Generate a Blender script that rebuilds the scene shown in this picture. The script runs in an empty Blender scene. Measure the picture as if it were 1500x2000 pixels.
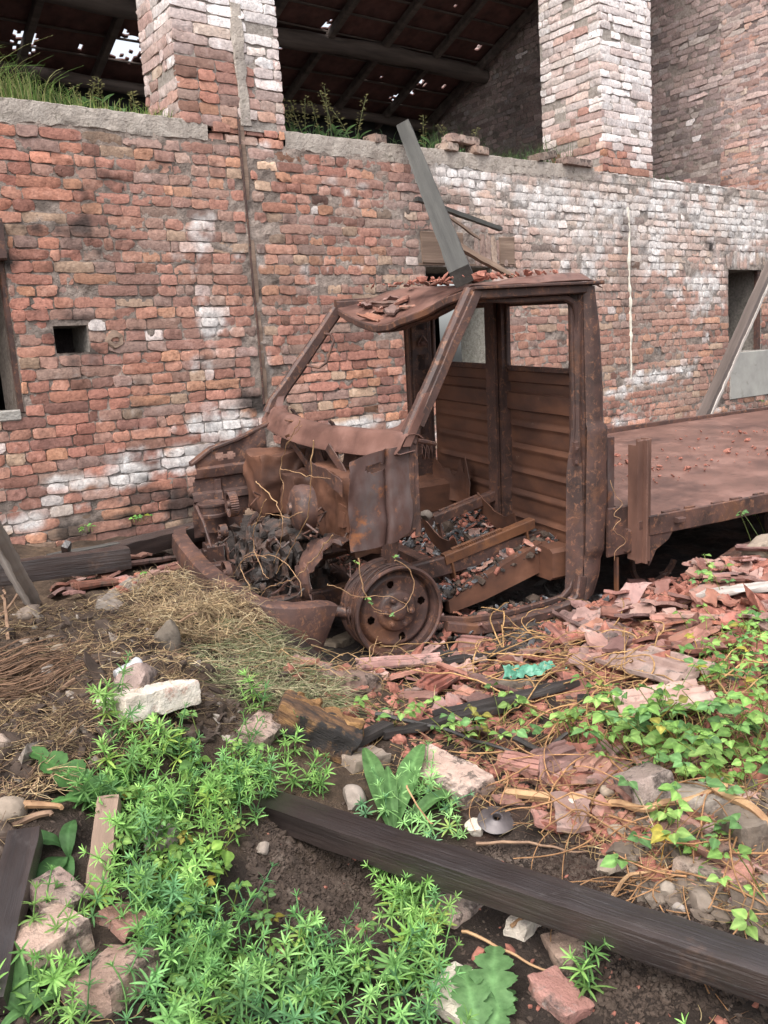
import bpy, bmesh, math, random
import numpy as np
from mathutils import Matrix, Vector
random.seed(7)
RS = np.random.RandomState(11)
sc = bpy.context.scene
COL = sc.collection

# ------------------------------------------------------------------ camera
FPX = 1700.0                      # focal length in pixels of the 1500x2000 photograph
def cam_rows(p, r):
    fw = np.array([0, math.cos(p), -math.sin(p)]); rt = np.array([1., 0, 0]); dn = np.cross(fw, rt)
    return np.array([math.cos(r)*rt+math.sin(r)*dn, -math.sin(r)*rt+math.cos(r)*dn, fw])
CM = cam_rows(math.radians(9.72), math.radians(3.93))
CAM = np.array([0, 0, 1.36])
cd = bpy.data.cameras.new('camera'); cam = bpy.data.objects.new('camera', cd); COL.objects.link(cam)
cd.sensor_fit = 'VERTICAL'; cd.sensor_height = 36.0; cd.lens = FPX/2000*36.0
cd.clip_start = 0.05; cd.clip_end = 500
mw = Matrix.Identity(4)
for i in range(3):
    mw[i][0] = CM[0][i]; mw[i][1] = -CM[1][i]; mw[i][2] = -CM[2][i]; mw[i][3] = CAM[i]
cam.matrix_world = mw
sc.camera = cam

# ------------------------------------------------------------------ light: bright overcast
SUN_EL, SUN_AZ = math.radians(58), math.radians(205)
w = bpy.data.worlds.new("World"); sc.world = w; w.use_nodes = True
nt = w.node_tree; nt.nodes.clear()
sky = nt.nodes.new('ShaderNodeTexSky'); sky.sky_type = 'NISHITA'; sky.sun_disc = False
sky.sun_elevation = SUN_EL; sky.sun_rotation = SUN_AZ
sky.air_density = 1.0; sky.dust_density = 5.0; sky.ozone_density = 1.0
hs = nt.nodes.new('ShaderNodeHueSaturation'); hs.inputs['Saturation'].default_value = 0.32
bg = nt.nodes.new('ShaderNodeBackground'); bg.inputs[1].default_value = 0.15
wo = nt.nodes.new('ShaderNodeOutputWorld')
nt.links.new(sky.outputs[0], hs.inputs['Color']); nt.links.new(hs.outputs[0], bg.inputs[0]); nt.links.new(bg.outputs[0], wo.inputs[0])
sl = bpy.data.lights.new('sun', 'SUN'); sl.energy = 1.1; sl.angle = math.radians(50); sl.color = (1.0, 0.965, 0.92)
so = bpy.data.objects.new('sun', sl); COL.objects.link(so)
sd = Vector((math.sin(SUN_AZ)*math.cos(SUN_EL), math.cos(SUN_AZ)*math.cos(SUN_EL), math.sin(SUN_EL)))
so.rotation_euler = sd.to_track_quat('Z', 'Y').to_euler()
sc.view_settings.view_transform = 'Standard'; sc.view_settings.look = 'None'
sc.view_settings.gamma = 1.0; sc.view_settings.use_curve_mapping = False
sc.view_settings.exposure = 1.3
sc.cycles.max_bounces = 6

# ------------------------------------------------------------------ frames of reference
def ray(x, y): return CM.T @ np.array([(x-750)/FPX, (y-1000)/FPX, 1.])
def nrm(v): v = np.asarray(v, float); return v/np.linalg.norm(v)
_y, _p, _r = math.radians(65.5), math.radians(-.86), math.radians(3.3)     # the truck stands tipped a little to the near side
_a = np.array([math.sin(_y), math.cos(_y), 0]); _b = np.array([-math.cos(_y), math.sin(_y), 0]); _z = np.array([0, 0, 1.])
TA = _a*math.cos(_p)-_z*math.sin(_p); _zz = _z*math.cos(_p)+_a*math.sin(_p)
TB = _b*math.cos(_r)+_zz*math.sin(_r); TZ = _zz*math.cos(_r)-_b*math.sin(_r)
_rr = ray(780, 1195); TO = CAM+_rr*3.9/_rr[1]-TZ*.225
def T(s, w, h): return TO+TA*s+TB*w+TZ*h            # truck frame (rearward, towards the wall, up) -> world
def tb(x, y, b):
    r = ray(x, y); t = (b-(CAM-TO)@TB)/(r@TB); d = CAM+r*t-TO
    return np.array([d@TA, d@TB, d@TZ])
_w = math.radians(53.09); WA = np.array([math.sin(_w), math.cos(_w), 0]); WN = np.array([-math.cos(_w), math.sin(_w), 0]); WD = 5.657
def W(u, n, z): return WA*u+WN*(WD+n)+np.array([0, 0, z])   # wall frame (along, into the building, height) -> world
def wl(x, y, n=0.0):
    r = ray(x, y); t = (WD+n)/(r@WN); p = CAM+r*t
    return np.array([p@WA, n, p[2]])
def zat(x, y, z):
    r = ray(x, y); t = (z-CAM[2])/r[2]; return CAM+r*t

# ------------------------------------------------------------------ noise
def _h(ix, iy, iz, s):
    n = (ix*374761393+iy*668265263+iz*2147483647+s*1274126177) & 0xffffffff
    n = ((n ^ (n >> 13))*1274126177) & 0xffffffff
    n = ((n ^ (n >> 16))*2246822519) & 0xffffffff
    return ((n ^ (n >> 15)) & 0xffff)/65535.0*2-1
def vn(P, s=0):
    P = np.asarray(P, float); I = np.floor(P).astype(np.int64); F = P-I; F = F*F*(3-2*F)
    o = 0
    for dx in (0, 1):
        for dy in (0, 1):
            for dz in (0, 1):
                wt = (F[..., 0] if dx else 1-F[..., 0])*(F[..., 1] if dy else 1-F[..., 1])*(F[..., 2] if dz else 1-F[..., 2])
                o = o+wt*_h(I[..., 0]+dx, I[..., 1]+dy, I[..., 2]+dz, s)
    return o
def fbm(P, s=0, o=3):
    P = np.asarray(P, float); a = 1.0; t = 0
    for i in range(o):
        t = t+a*vn(P*2.03**i+i*7.1, s+i); a *= .5
    return t
def vvn(P, s=0, o=2): return np.stack([fbm(P, s, o), fbm(P, s+31, o), fbm(P, s+67, o)], -1)

# ------------------------------------------------------------------ mesh helpers
def mesh_np(name, V, F, mats, cols=None, smooth=False, mi=None):
    V = np.asarray(V, np.float32).reshape(-1, 3); F = np.asarray(F, np.int32)
    m = bpy.data.meshes.new(name); k = F.shape[1]
    m.vertices.add(len(V)); m.vertices.foreach_set('co', V.ravel())
    m.loops.add(F.size); m.loops.foreach_set('vertex_index', F.ravel())
    m.polygons.add(len(F)); m.polygons.foreach_set('loop_start', np.arange(0, F.size, k, dtype=np.int32))
    m.polygons.foreach_set('loop_total', np.full(len(F), k, np.int32))
    m.polygons.foreach_set('use_smooth', np.full(len(F), bool(smooth)))
    if mi is not None: m.polygons.foreach_set('material_index', np.asarray(mi, np.int32))
    m.update(calc_edges=True)
    for x in (mats if isinstance(mats, (list, tuple)) else [mats]): m.materials.append(x)
    if cols is not None:
        at = m.color_attributes.new('Col', 'FLOAT_COLOR', 'POINT')
        c = np.ones((len(V), 4), np.float32); c[:, :3] = cols; at.data.foreach_set('color', c.ravel())
    return m
def mk(name, me, parent=None, M4=None, label=None, cat=None, group=None, kind=None):
    o = bpy.data.objects.new(name, me); COL.objects.link(o)
    if parent is not None: o.parent = parent
    if M4 is not None: o.matrix_world = M4 if parent is None else M4
    for k, v in (('label', label), ('category', cat), ('group', group), ('kind', kind)):
        if v: o[k] = v
    return o
def M4(o, x=(1, 0, 0), y=(0, 1, 0), z=(0, 0, 1)):
    m = Matrix.Identity(4)
    for i in range(3): m[i][0] = x[i]; m[i][1] = y[i]; m[i][2] = z[i]; m[i][3] = o[i]
    return m
def axes(x, up=(0, 0, 1)):
    x = nrm(x); up = np.asarray(up, float); y = nrm(np.cross(up, x)); return x, y, np.cross(x, y)
def thing(name, label, cat, m4, group=None): return mk(name, None, None, m4, label, cat, group)

class MB:                                  # collects shapes, builds ONE mesh
    def __init__(s): s.V = []; s.F = []; s.S = []; s.n = 0
    def add(s, V, F, smooth=False):
        V = np.asarray(V, float).reshape(-1, 3); s.V.append(V)
        for f in F: s.F.append(tuple(int(i)+s.n for i in f)); s.S.append(smooth)
        s.n += len(V); return s
    def box(s, x0, x1, y0, y1, z0, z1, c=0.0):
        if c > 0:
            return s.bar([(x0, (y0+y1)/2, (z0+z1)/2), (x1, (y0+y1)/2, (z0+z1)/2)], abs(y1-y0), abs(z1-z0), (0, 0, 1), c)
        V = [(x, y, z) for x in (x0, x1) for y in (y0, y1) for z in (z0, z1)]
        return s.add(V, [(0, 1, 3, 2), (4, 6, 7, 5), (0, 4, 5, 1), (2, 3, 7, 6), (0, 2, 6, 4), (1, 5, 7, 3)])
    def bar(s, path, a, b, up=(0, 0, 1), ch=.006, taper=None):   # chamfered rectangular section, a = width, b = height
        P = [np.asarray(p, float) for p in path]; n = len(P); up = nrm(up); R = []
        for i, p in enumerate(P):
            d = nrm((P[min(i+1, n-1)]-P[max(i-1, 0)])); y = nrm(np.cross(up, d)); z = np.cross(d, y)
            k = 1.0 if taper is None else taper[i]
            A, B, c = a*k/2, b*k/2, ch
            for (u, v) in ((-A+c, -B), (A-c, -B), (A, -B+c), (A, B-c), (A-c, B), (-A+c, B), (-A, B-c), (-A, -B+c)): R.append(p+y*u+z*v)
        F = [(i*8+j, i*8+(j+1) % 8, i*8+8+(j+1) % 8, i*8+8+j) for i in range(n-1) for j in range(8)]
        F += [tuple(range(7, -1, -1)), tuple((n-1)*8+j for j in range(8))]
        return s.add(R, F)
    def tube(s, path, r, k=8, cap=True):
        P = [np.asarray(p, float) for p in path]; n = len(P); R = []; up = np.array([.13, .2, 1.])
        rr = r if hasattr(r, '__len__') else [r]*n
        for i, p in enumerate(P):
            d = P[min(i+1, n-1)]-P[max(i-1, 0)]
            d = nrm(d) if np.linalg.norm(d) > 1e-9 else np.array([0, 0, 1.])
            if abs(d@nrm(up)) > .95: up = np.array([1., .1, .05])
            y = nrm(np.cross(up, d)); z = np.cross(d, y)
            for j in range(k):
                t = 2*math.pi*j/k; R.append(p+(y*math.cos(t)+z*math.sin(t))*rr[i])
        F = [(i*k+j, i*k+(j+1) % k, i*k+k+(j+1) % k, i*k+k+j) for i in range(n-1) for j in range(k)]
        s.add(R, F, True)
        if cap: s.F += [tuple(s.n-n*k+j for j in range(k-1, -1, -1)), tuple(s.n-k+j for j in range(k))]; s.S += [False, False]
        return s
    def lathe(s, prof, o, ax, k=32, keep=None, smooth=True):      # prof: (radius, height along ax)
        x, y, z = axes(ax, (0.3, .1, 1) if abs(nrm(ax)[2]) < .9 else (1, 0, 0)); o = np.asarray(o, float); R = []
        for r, t in prof:
            for j in range(k):
                a = 2*math.pi*j/k; R.append(o+x*t+(y*math.cos(a)+z*math.sin(a))*r)
        F = []
        for i in range(len(prof)-1):
            for j in range(k):
                q = (i*k+j, i*k+(j+1) % k, i*k+k+(j+1) % k, i*k+k+j)
                if keep is None or keep(sum(R[v] for v in q)/4): F.append(q)
        return s.add(R, F, smooth)
    def prism(s, poly, f, t0, t1):                                 # poly: list of 2D, f(a,b,t) -> point
        n = len(poly); V = [f(a, b, t0) for a, b in poly]+[f(a, b, t1) for a, b in poly]
        F = [tuple(range(n)), tuple(range(2*n-1, n-1, -1))]+[(i, i+n, (i+1) % n+n, (i+1) % n) for i in range(n)]
        return s.add(V, F)
    def sheet(s, G, th=.003, nv=None, keep=None, smooth=True):     # G[m][n] grid of points, given thickness
        G = np.asarray(G, float); m, n = G.shape[:2]
        if nv is None:
            du = np.gradient(G, axis=0); dv = np.gradient(G, axis=1); N = np.cross(du, dv); N = N/(np.linalg.norm(N, axis=-1, keepdims=True)+1e-9)
        else: N = np.broadcast_to(nrm(nv), G.shape)
        A = (G+N*th/2).reshape(-1, 3); B = (G-N*th/2).reshape(-1, 3); q = m*n
        cells = [(i, j) for i in range(m-1) for j in range(n-1) if keep is None or keep(i, j)]; cs = set(cells); F = []
        for i, j in cells:
            a, b, c, d = i*n+j, i*n+j+1, (i+1)*n+j+1, (i+1)*n+j
            F.append((a, d, c, b)); F.append((a+q, b+q, c+q, d+q))
            for (e, g, ni, nj) in ((a, b, i-1, j), (b, c, i, j+1), (c, d, i+1, j), (d, a, i, j-1)):
                if (ni, nj) not in cs: F.append((e, g, g+q, e+q))
        return s.add(np.vstack([A, B]), F, smooth)
    def build(s, name, mat, parent=None, m4=None, label=None, cat=None, group=None, kind=None, origin=None, wob=0, wf=20, seed=3):
        V = np.vstack(s.V)
        if wob: V = V+vvn(V*wf, seed)*wob
        m = bpy.data.meshes.new(name); m.from_pydata(V.tolist(), [], s.F); m.update()
        for x in (mat if isinstance(mat, (list, tuple)) else [mat]): m.materials.append(x)
        m.polygons.foreach_set('use_smooth', s.S)
        m.set_sharp_from_angle(angle=math.radians(38)) if hasattr(m, 'set_sharp_from_angle') else None
        return mk(name, m, parent, m4, label, cat, group, kind)

def rough_box(L, Wd, H, res=.018, rnd=.006, amp=.004, seed=0, chip=.012, cf=14, split=0):
    n = [max(2, int(round(q/res))) for q in (L, Wd, H)]; d = {}; V = []; F = []
    def vid(i, j, k):
        if (i, j, k) not in d: d[(i, j, k)] = len(V); V.append((i/n[0]-.5, j/n[1]-.5, k/n[2]-.5))
        return d[(i, j, k)]
    for a, b, c in ((0, 1, 2), (1, 2, 0), (2, 0, 1)):
        for side in (0, n[c]):
            for i in range(n[a]):
                for j in range(n[b]):
                    q = []
                    for (di, dj) in ((0, 0), (1, 0), (1, 1), (0, 1)):
                        v = [0, 0, 0]; v[a] = i+di; v[b] = j+dj; v[c] = side; q.append(vid(*v))
                    F.append(tuple(q) if side else tuple(q[::-1]))
    V = np.array(V)*np.array([L, Wd, H]); hd = np.array([L, Wd, H])/2
    inner = np.clip(V, -(hd-rnd), hd-rnd); dv = V-inner; ln = np.linalg.norm(dv, axis=1, keepdims=True); V = inner+dv/np.maximum(ln, 1e-9)*np.minimum(ln, rnd)
    o = np.array([seed*3.7, seed*1.3, seed*.7]); e = (np.abs(V/hd)**6).sum(1)[:, None]/3
    V = V+vvn(V*cf*2+o, seed, 3)*amp
    c = np.clip(fbm(V*cf+o, seed+5, 2)-.35, 0, 1)[:, None]*chip*2.2*np.clip(e*1.5-.3, 0, 1); V = V-nrm_rows(V/hd)*c
    return V, F
def nrm_rows(v): return v/(np.linalg.norm(v, axis=-1, keepdims=True)+1e-9)

# ------------------------------------------------------------------ materials
def ramp(nt, stops):
    r = nt.nodes.new('ShaderNodeValToRGB'); e = r.color_ramp.elements
    while len(e) < len(stops): e.new(.5)
    for i, (p, c) in enumerate(stops): e[i].position = p; e[i].color = (*c, 1)
    return r
def material(name, stops, scale=8, detail=6, stretch=(1, 1, 1), rough=(.7, .9), bump=.3, bscale=60, bstretch=None, spec=.5, attr=False,
             layer2=None, metallic=0, dist=0.0, bdist=.004, trans=0.0, orand=0.0, dirt=None):
    m = bpy.data.materials.new(name); m.use_nodes = True; nt = m.node_tree; N = nt.nodes; L = nt.links
    bs = N['Principled BSDF']; tc = N.new('ShaderNodeTexCoord'); mp = N.new('ShaderNodeMapping'); mp.inputs['Scale'].default_value = stretch
    L.new(tc.outputs['Object'], mp.inputs[0])
    no = N.new('ShaderNodeTexNoise'); no.inputs['Scale'].default_value = scale; no.inputs['Detail'].default_value = detail
    no.inputs['Roughness'].default_value = .62; no.inputs['Distortion'].default_value = dist
    L.new(mp.outputs[0], no.inputs['Vector'])
    r = ramp(nt, stops); L.new(no.outputs['Fac'], r.inputs[0]); c = r.outputs[0]
    if layer2:                                       # (colour, scale, threshold, softness)
        col2, s2, t2, sf = layer2
        n2 = N.new('ShaderNodeTexNoise'); n2.inputs['Scale'].default_value = s2; n2.inputs['Detail'].default_value = 8; n2.inputs['Roughness'].default_value = .7
        L.new(tc.outputs['Object'], n2.inputs['Vector'])
        rr = ramp(nt, [(t2-sf, (0, 0, 0)), (t2+sf, (1, 1, 1))]); L.new(n2.outputs['Fac'], rr.inputs[0])
        mx = N.new('ShaderNodeMix'); mx.data_type = 'RGBA'; L.new(rr.outputs[0], mx.inputs[0]); L.new(c, mx.inputs[6]); mx.inputs[7].default_value = (*col2, 1); c = mx.outputs[2]
    if dirt:                                         # a second, finer stain: (colour, scale, threshold, softness)
        col2, s2, t2, sf = dirt
        n2 = N.new('ShaderNodeTexNoise'); n2.inputs['Scale'].default_value = s2; n2.inputs['Detail'].default_value = 10; n2.inputs['Roughness'].default_value = .75; n2.inputs['Distortion'].default_value = .6
        L.new(tc.outputs['Object'], n2.inputs['Vector'])
        rr = ramp(nt, [(t2-sf, (0, 0, 0)), (t2+sf, (1, 1, 1))]); L.new(n2.outputs['Fac'], rr.inputs[0])
        mx = N.new('ShaderNodeMix'); mx.data_type = 'RGBA'; L.new(rr.outputs[0], mx.inputs[0]); L.new(c, mx.inputs[6]); mx.inputs[7].default_value = (*col2, 1); c = mx.outputs[2]
    if orand:
        oi = N.new('ShaderNodeObjectInfo'); hv = N.new('ShaderNodeHueSaturation'); L.new(c, hv.inputs['Color'])
        for out_, a_, b_ in (('Hue', .5-.006*orand, .5+.012*orand), ('Saturation', .98-.4*orand, .98), ('Value', 1-.45*orand, 1+.35*orand)):
            wn = N.new('ShaderNodeTexWhiteNoise'); wn.noise_dimensions = '2D'; cb = N.new('ShaderNodeCombineXYZ'); L.new(oi.outputs['Random'], cb.inputs[0]); cb.inputs[1].default_value = a_*7; L.new(cb.outputs[0], wn.inputs['Vector'])
            mr = N.new('ShaderNodeMapRange'); mr.inputs[3].default_value = a_; mr.inputs[4].default_value = b_; L.new(wn.outputs['Value'], mr.inputs[0]); L.new(mr.outputs[0], hv.inputs[out_])
        c = hv.outputs[0]
    if attr:
        at = N.new('ShaderNodeAttribute'); at.attribute_name = 'Col'
        mx = N.new('ShaderNodeMix'); mx.data_type = 'RGBA'; mx.blend_type = 'MULTIPLY'; mx.inputs[0].default_value = 1
        L.new(at.outputs['Color'], mx.inputs[6]); L.new(c, mx.inputs[7]); c = mx.outputs[2]
    L.new(c, bs.inputs['Base Color'])
    rg = N.new('ShaderNodeMapRange'); rg.inputs[3].default_value = rough[0]; rg.inputs[4].default_value = rough[1]
    L.new(no.outputs['Fac'], rg.inputs[0]); L.new(rg.outputs[0], bs.inputs['Roughness'])
    bs.inputs['Specular IOR Level'].default_value = spec; bs.inputs['Metallic'].default_value = metallic
    if bump:
        mb = N.new('ShaderNodeMapping'); mb.inputs['Scale'].default_value = bstretch or (1, 1, 1); L.new(tc.outputs['Object'], mb.inputs[0])
        nb = N.new('ShaderNodeTexNoise'); nb.inputs['Scale'].default_value = bscale; nb.inputs['Detail'].default_value = 5; nb.inputs['Roughness'].default_value = .65
        L.new(mb.outputs[0], nb.inputs['Vector']); bu = N.new('ShaderNodeBump'); bu.inputs['Strength'].default_value = bump; bu.inputs['Distance'].default_value = bdist
        L.new(nb.outputs['Fac'], bu.inputs['Height']); L.new(bu.outputs[0], bs.inputs['Normal'])
    if trans:
        tr = N.new('ShaderNodeBsdfTranslucent'); L.new(c, tr.inputs[0]); ms = N.new('ShaderNodeMixShader'); ms.inputs[0].default_value = trans
        L.new(bs.outputs[0], ms.inputs[1]); L.new(tr.outputs[0], ms.inputs[2]); L.new(ms.outputs[0], N['Material Output'].inputs[0])
    return m
mat = {}
gv = lambda a, b: [(.3, (a,)*3), (.7, (b,)*3)]
mat['brick'] = material('brick', [(.25, (.62, .60, .60)), (.5, (1, 1, 1)), (.75, (1.35, 1.33, 1.3))], scale=42, detail=8, rough=(.88, 1), bump=.8, bscale=80, attr=True, spec=.15, bdist=.008,
                        layer2=((1.35, 1.45, 1.5), 11, .60, .06), dirt=((.5, .47, .46), 19, .62, .05))
mat['mortar'] = material('mortar', [(.25, (.5, .5, .5)), (.75, (1.2, 1.2, 1.2))], scale=40, rough=(.9, 1), bump=1, bscale=90, attr=True, spec=.15, bdist=.012, dirt=((.4, .38, .37), 9, .60, .07))
mat['concrete'] = material('concrete', [(.3, (.24, .22, .20)), (.7, (.42, .395, .36))], scale=9, detail=9, rough=(.85, .95), bump=1, bscale=60, spec=.2, bdist=.012, dirt=((.15, .13, .11), 14, .60, .06))
mat['plaster'] = material('plaster', [(.3, (.27, .26, .24)), (.7, (.40, .385, .35))], scale=3.5, rough=(.85, .95), bump=.35, bscale=30, spec=.3, layer2=((.2, .18, .16), 5, .62, .05))
mat['rust'] = material('rust', [(.25, (.020, .012, .011)), (.42, (.044, .024, .020)), (.56, (.072, .037, .030)), (.74, (.125, .058, .040))], scale=7, detail=10, rough=(.45, .8), bump=.6, bscale=120, bdist=.002,
                       layer2=((.125, .054, .028), 4.2, .61, .06), dirt=((.19, .088, .050), 30, .585, .05))
mat['rust_pale_sheen'] = material('rust_pale_sheen', [(.25, (.085, .045, .036)), (.5, (.15, .078, .062)), (.75, (.24, .135, .110))], scale=4, detail=9, rough=(.25, .5), bump=.3, bscale=90, bdist=.002,  # pale rust with the pink sky sheen of upward faces put into its colours
                       layer2=((.055, .028, .024), 2.6, .57, .10), dirt=((.03, .018, .016), 7, .64, .06))
mat['rust_orange'] = material('rust_orange', [(.25, (.05, .022, .013)), (.5, (.13, .052, .022)), (.75, (.24, .105, .045))], scale=5, detail=9, stretch=(1, 1, .5), rough=(.55, .8), bump=.4, bscale=110, bdist=.002,
                       layer2=((.055, .026, .020), 5, .56, .07))
mat['stake'] = material('stake', [(.25, (.08, .04, .03)), (.5, (.155, .078, .056)), (.75, (.24, .13, .095))], scale=4, detail=9, stretch=(1, 1, .4), rough=(.5, .8), bump=.4, bscale=110, bdist=.002)
mat['rust_panel'] = material('rust_panel', [(.25, (.030, .015, .012)), (.42, (.072, .033, .022)), (.6, (.125, .054, .031)), (.8, (.20, .092, .055))], scale=4, detail=9, stretch=(1, .7, 1.5), rough=(.45, .75), bump=.35, bscale=120, bdist=.002,
                       layer2=((.28, .22, .17), 9, .72, .035))
mat['rust_scorched'] = material('rust_scorched', [(.25, (.035, .02, .018)), (.45, (.07, .036, .03)), (.62, (.10, .075, .072)), (.74, (.13, .06, .035))], scale=6, detail=9, stretch=(1, 1, .45), rough=(.45, .7), bump=.3, bscale=100, bdist=.002,
                       layer2=((.24, .09, .035), 7, .60, .05))
mat['engine'] = material('engine', [(.25, (.012, .010, .010)), (.48, (.035, .027, .024)), (.6, (.075, .04, .028)), (.75, (.10, .092, .09))], scale=16, detail=8, rough=(.5, .85), bump=.9, bscale=45, bdist=.01)
mat['tyre_ash'] = material('tyre_ash', gv(.025, .07), scale=20, rough=(.8, .95), bump=.7, bscale=80)
mat['char'] = material('char', [(.3, (.012, .010, .010)), (.6, (.035, .030, .028)), (.8, (.07, .055, .045))], scale=5, stretch=(.25, 2.5, 2.5), rough=(.38, .7), bump=.7, bscale=22, bstretch=(.25, 4, 4), bdist=.006)
mat['beam_dark'] = material('beam_dark', [(.25, (.009, .007, .007)), (.5, (.024, .018, .017)), (.72, (.050, .035, .031)), (.9, (.09, .055, .042))], scale=3.2, stretch=(.35, 3.2, 3.2), detail=9, rough=(.20, .42), bump=.8, bscale=18, bstretch=(.22, 6, 6), bdist=.004, spec=.8,
                       layer2=((.09, .055, .04), 3.1, .68, .05), dirt=((.05, .042, .04), 9, .66, .05))
mat['wood_grey'] = material('wood_grey', [(.3, (.028, .027, .025)), (.55, (.058, .056, .051)), (.8, (.11, .107, .095))], scale=4, stretch=(.15, 3, 3), detail=8, rough=(.6, .85), bump=.5, bscale=20, bstretch=(.12, 5, 5), bdist=.004)
mat['wood_brown'] = material('wood_brown', [(.3, (.09, .058, .042)), (.55, (.22, .15, .11)), (.8, (.38, .28, .21))], scale=5, stretch=(.2, 3, 3), detail=8, rough=(.7, .9), bump=.6, bscale=22, bstretch=(.15, 5, 5), bdist=.005)
mat['wood_yellow'] = material('wood_yellow', [(.3, (.05, .025, .014)), (.5, (.20, .10, .035)), (.75, (.42, .25, .10))], scale=4, stretch=(.2, 5, 5), detail=8, rough=(.7, .9), bump=1, bscale=20, bstretch=(.12, 8, 8), bdist=.01)
mat['wood_pale'] = material('wood_pale', [(.3, (.20, .17, .15)), (.55, (.38, .34, .31)), (.8, (.58, .54, .50))], scale=4, stretch=(.15, 5, 5), detail=8, rough=(.7, .9), bump=.6, bscale=22, bstretch=(.12, 6, 6), bdist=.004)
mat['beam_roof'] = material('beam_roof', [(.3, (.05, .038, .033)), (.7, (.13, .10, .085))], scale=4, stretch=(.3, 3, 3), rough=(.8, .95), bump=.4, bscale=20)
mat['tile'] = material('tile', [(.25, (.10, .036, .026)), (.5, (.24, .082, .054)), (.75, (.36, .15, .105))], scale=9, detail=8, rough=(.6, .92), bump=.6, bscale=80, spec=.35, layer2=((.15, .10, .08), 6, .60, .06), dirt=((.05, .035, .028), 14, .60, .05), orand=1)
mat['tile_crumb'] = material('tile_crumb', [(.25, (.08, .032, .025)), (.45, (.20, .072, .05)), (.6, (.30, .12, .085)), (.75, (.42, .22, .17))], scale=28, detail=4, rough=(.8, .95), bump=0)
mat['tile_pale'] = material('tile_pale', [(.25, (.20, .08, .058)), (.5, (.34, .15, .11)), (.75, (.46, .24, .19))], scale=7, detail=8, rough=(.6, .92), bump=.6, bscale=80, spec=.35, layer2=((.22, .15, .12), 5, .60, .06), dirt=((.07, .05, .04), 11, .62, .05), orand=1)
mat['tile_moss'] = material('tile_moss', [(.25, (.14, .11, .05)), (.5, (.32, .22, .12)), (.75, (.46, .22, .13))], scale=12, rough=(.8, .95), bump=.6, bscale=60)
mat['brick_pale'] = material('brick_pale', [(.25, (.20, .115, .085)), (.5, (.36, .24, .185)), (.75, (.48, .38, .31))], scale=7, detail=8, rough=(.85, .95), bump=1, bscale=110, bdist=.008, spec=.2, layer2=((.12, .085, .07), 9, .58, .05), dirt=((.09, .065, .052), 22, .57, .04), orand=.8)
mat['brick_white'] = material('brick_white', [(.25, (.40, .32, .27)), (.5, (.60, .53, .45)), (.75, (.70, .65, .58))], scale=6, detail=8, rough=(.85, .95), bump=1, bscale=110, bdist=.008, spec=.2, layer2=((.42, .22, .17), 8, .62, .05), dirt=((.14, .10, .08), 10, .64, .06))
mat['brick_red'] = material('brick_red', [(.25, (.22, .08, .055)), (.5, (.42, .17, .12)), (.75, (.55, .28, .2))], scale=8, detail=8, rough=(.85, .95), bump=1, bscale=110, bdist=.008, spec=.2, layer2=((.10, .07, .06), 9, .58, .06), dirt=((.36, .28, .24), 20, .60, .04), orand=.8)
mat['stone'] = material('stone', [(.25, (.10, .074, .056)), (.5, (.21, .16, .122)), (.75, (.35, .285, .225))], scale=8, detail=8, rough=(.8, .95), bump=.8, bscale=50, spec=.3, layer2=((.07, .05, .04), 7, .58, .10), dirt=((.36, .26, .20), 12, .62, .06), orand=1)
mat['soil'] = material('soil', [(.25, (.55, .5, .48)), (.5, (1, 1, 1)), (.75, (1.7, 1.65, 1.6))], scale=26, detail=9, rough=(.85, 1), bump=1, bscale=110, attr=True, spec=.2, bdist=.012)
mat['coping'] = material('coping', [(.3, (.30, .255, .22)), (.7, (.48, .425, .375))], scale=9, detail=9, rough=(.85, .95), bump=1, bscale=45, spec=.2, bdist=.015, dirt=((.18, .16, .13), 12, .60, .06))
mat['crumb'] = material('crumb', [(.25, (.022, .016, .013)), (.55, (.06, .043, .034)), (.8, (.15, .12, .10))], scale=14, rough=(.85, 1), bump=.6, bscale=90, spec=.2)
mat['ash'] = material('ash', [(.3, (.02, .019, .02)), (.55, (.09, .09, .095)), (.72, (.38, .38, .40))], scale=25, detail=8, rough=(.8, 1), bump=.8, bscale=90, bdist=.008)
mat['charcoal'] = material('charcoal', [(.3, (.014, .011, .010)), (.7, (.055, .045, .040))], scale=30, rough=(.75, .95), bump=.8, bscale=80)
mat['straw'] = material('straw', [(.3, (.42, .39, .36)), (.7, (1.05, 1.02, .98))], scale=30, rough=(.6, .85), bump=0, attr=True, spec=.3)
mat['twig'] = material('twig', [(.3, (.10, .055, .035)), (.7, (.30, .19, .12))], scale=16, rough=(.7, .9), bump=.3, bscale=80)
mat['vine'] = material('vine', [(.3, (.20, .10, .05)), (.7, (.46, .29, .15))], scale=12, rough=(.6, .85), bump=.3, bscale=80)
mat['leaf'] = material('leaf', [(.3, (.62, .68, .6)), (.7, (1.25, 1.2, 1.2))], scale=40, rough=(.5, .7), bump=.3, bscale=120, attr=True, spec=.25, trans=.45, bdist=.002)
mat['plastic'] = material('plastic', [(.3, (.04, .15, .10)), (.7, (.13, .34, .23))], scale=9, rough=(.3, .5), bump=.6, bscale=30, bdist=.01)
mat['tin'] = material('tin', [(.3, (.35, .35, .36)), (.7, (.6, .6, .6))], scale=12, rough=(.3, .5), bump=.2, bscale=60, metallic=.5)
mat['wood_tan'] = material('wood_tan', [(.3, (.20, .14, .10)), (.55, (.42, .32, .24)), (.8, (.60, .48, .38))], scale=5, stretch=(.2, 4, 4), detail=8, rough=(.7, .9), bump=.7, bscale=22, bstretch=(.15, 6, 6), bdist=.006)
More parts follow.
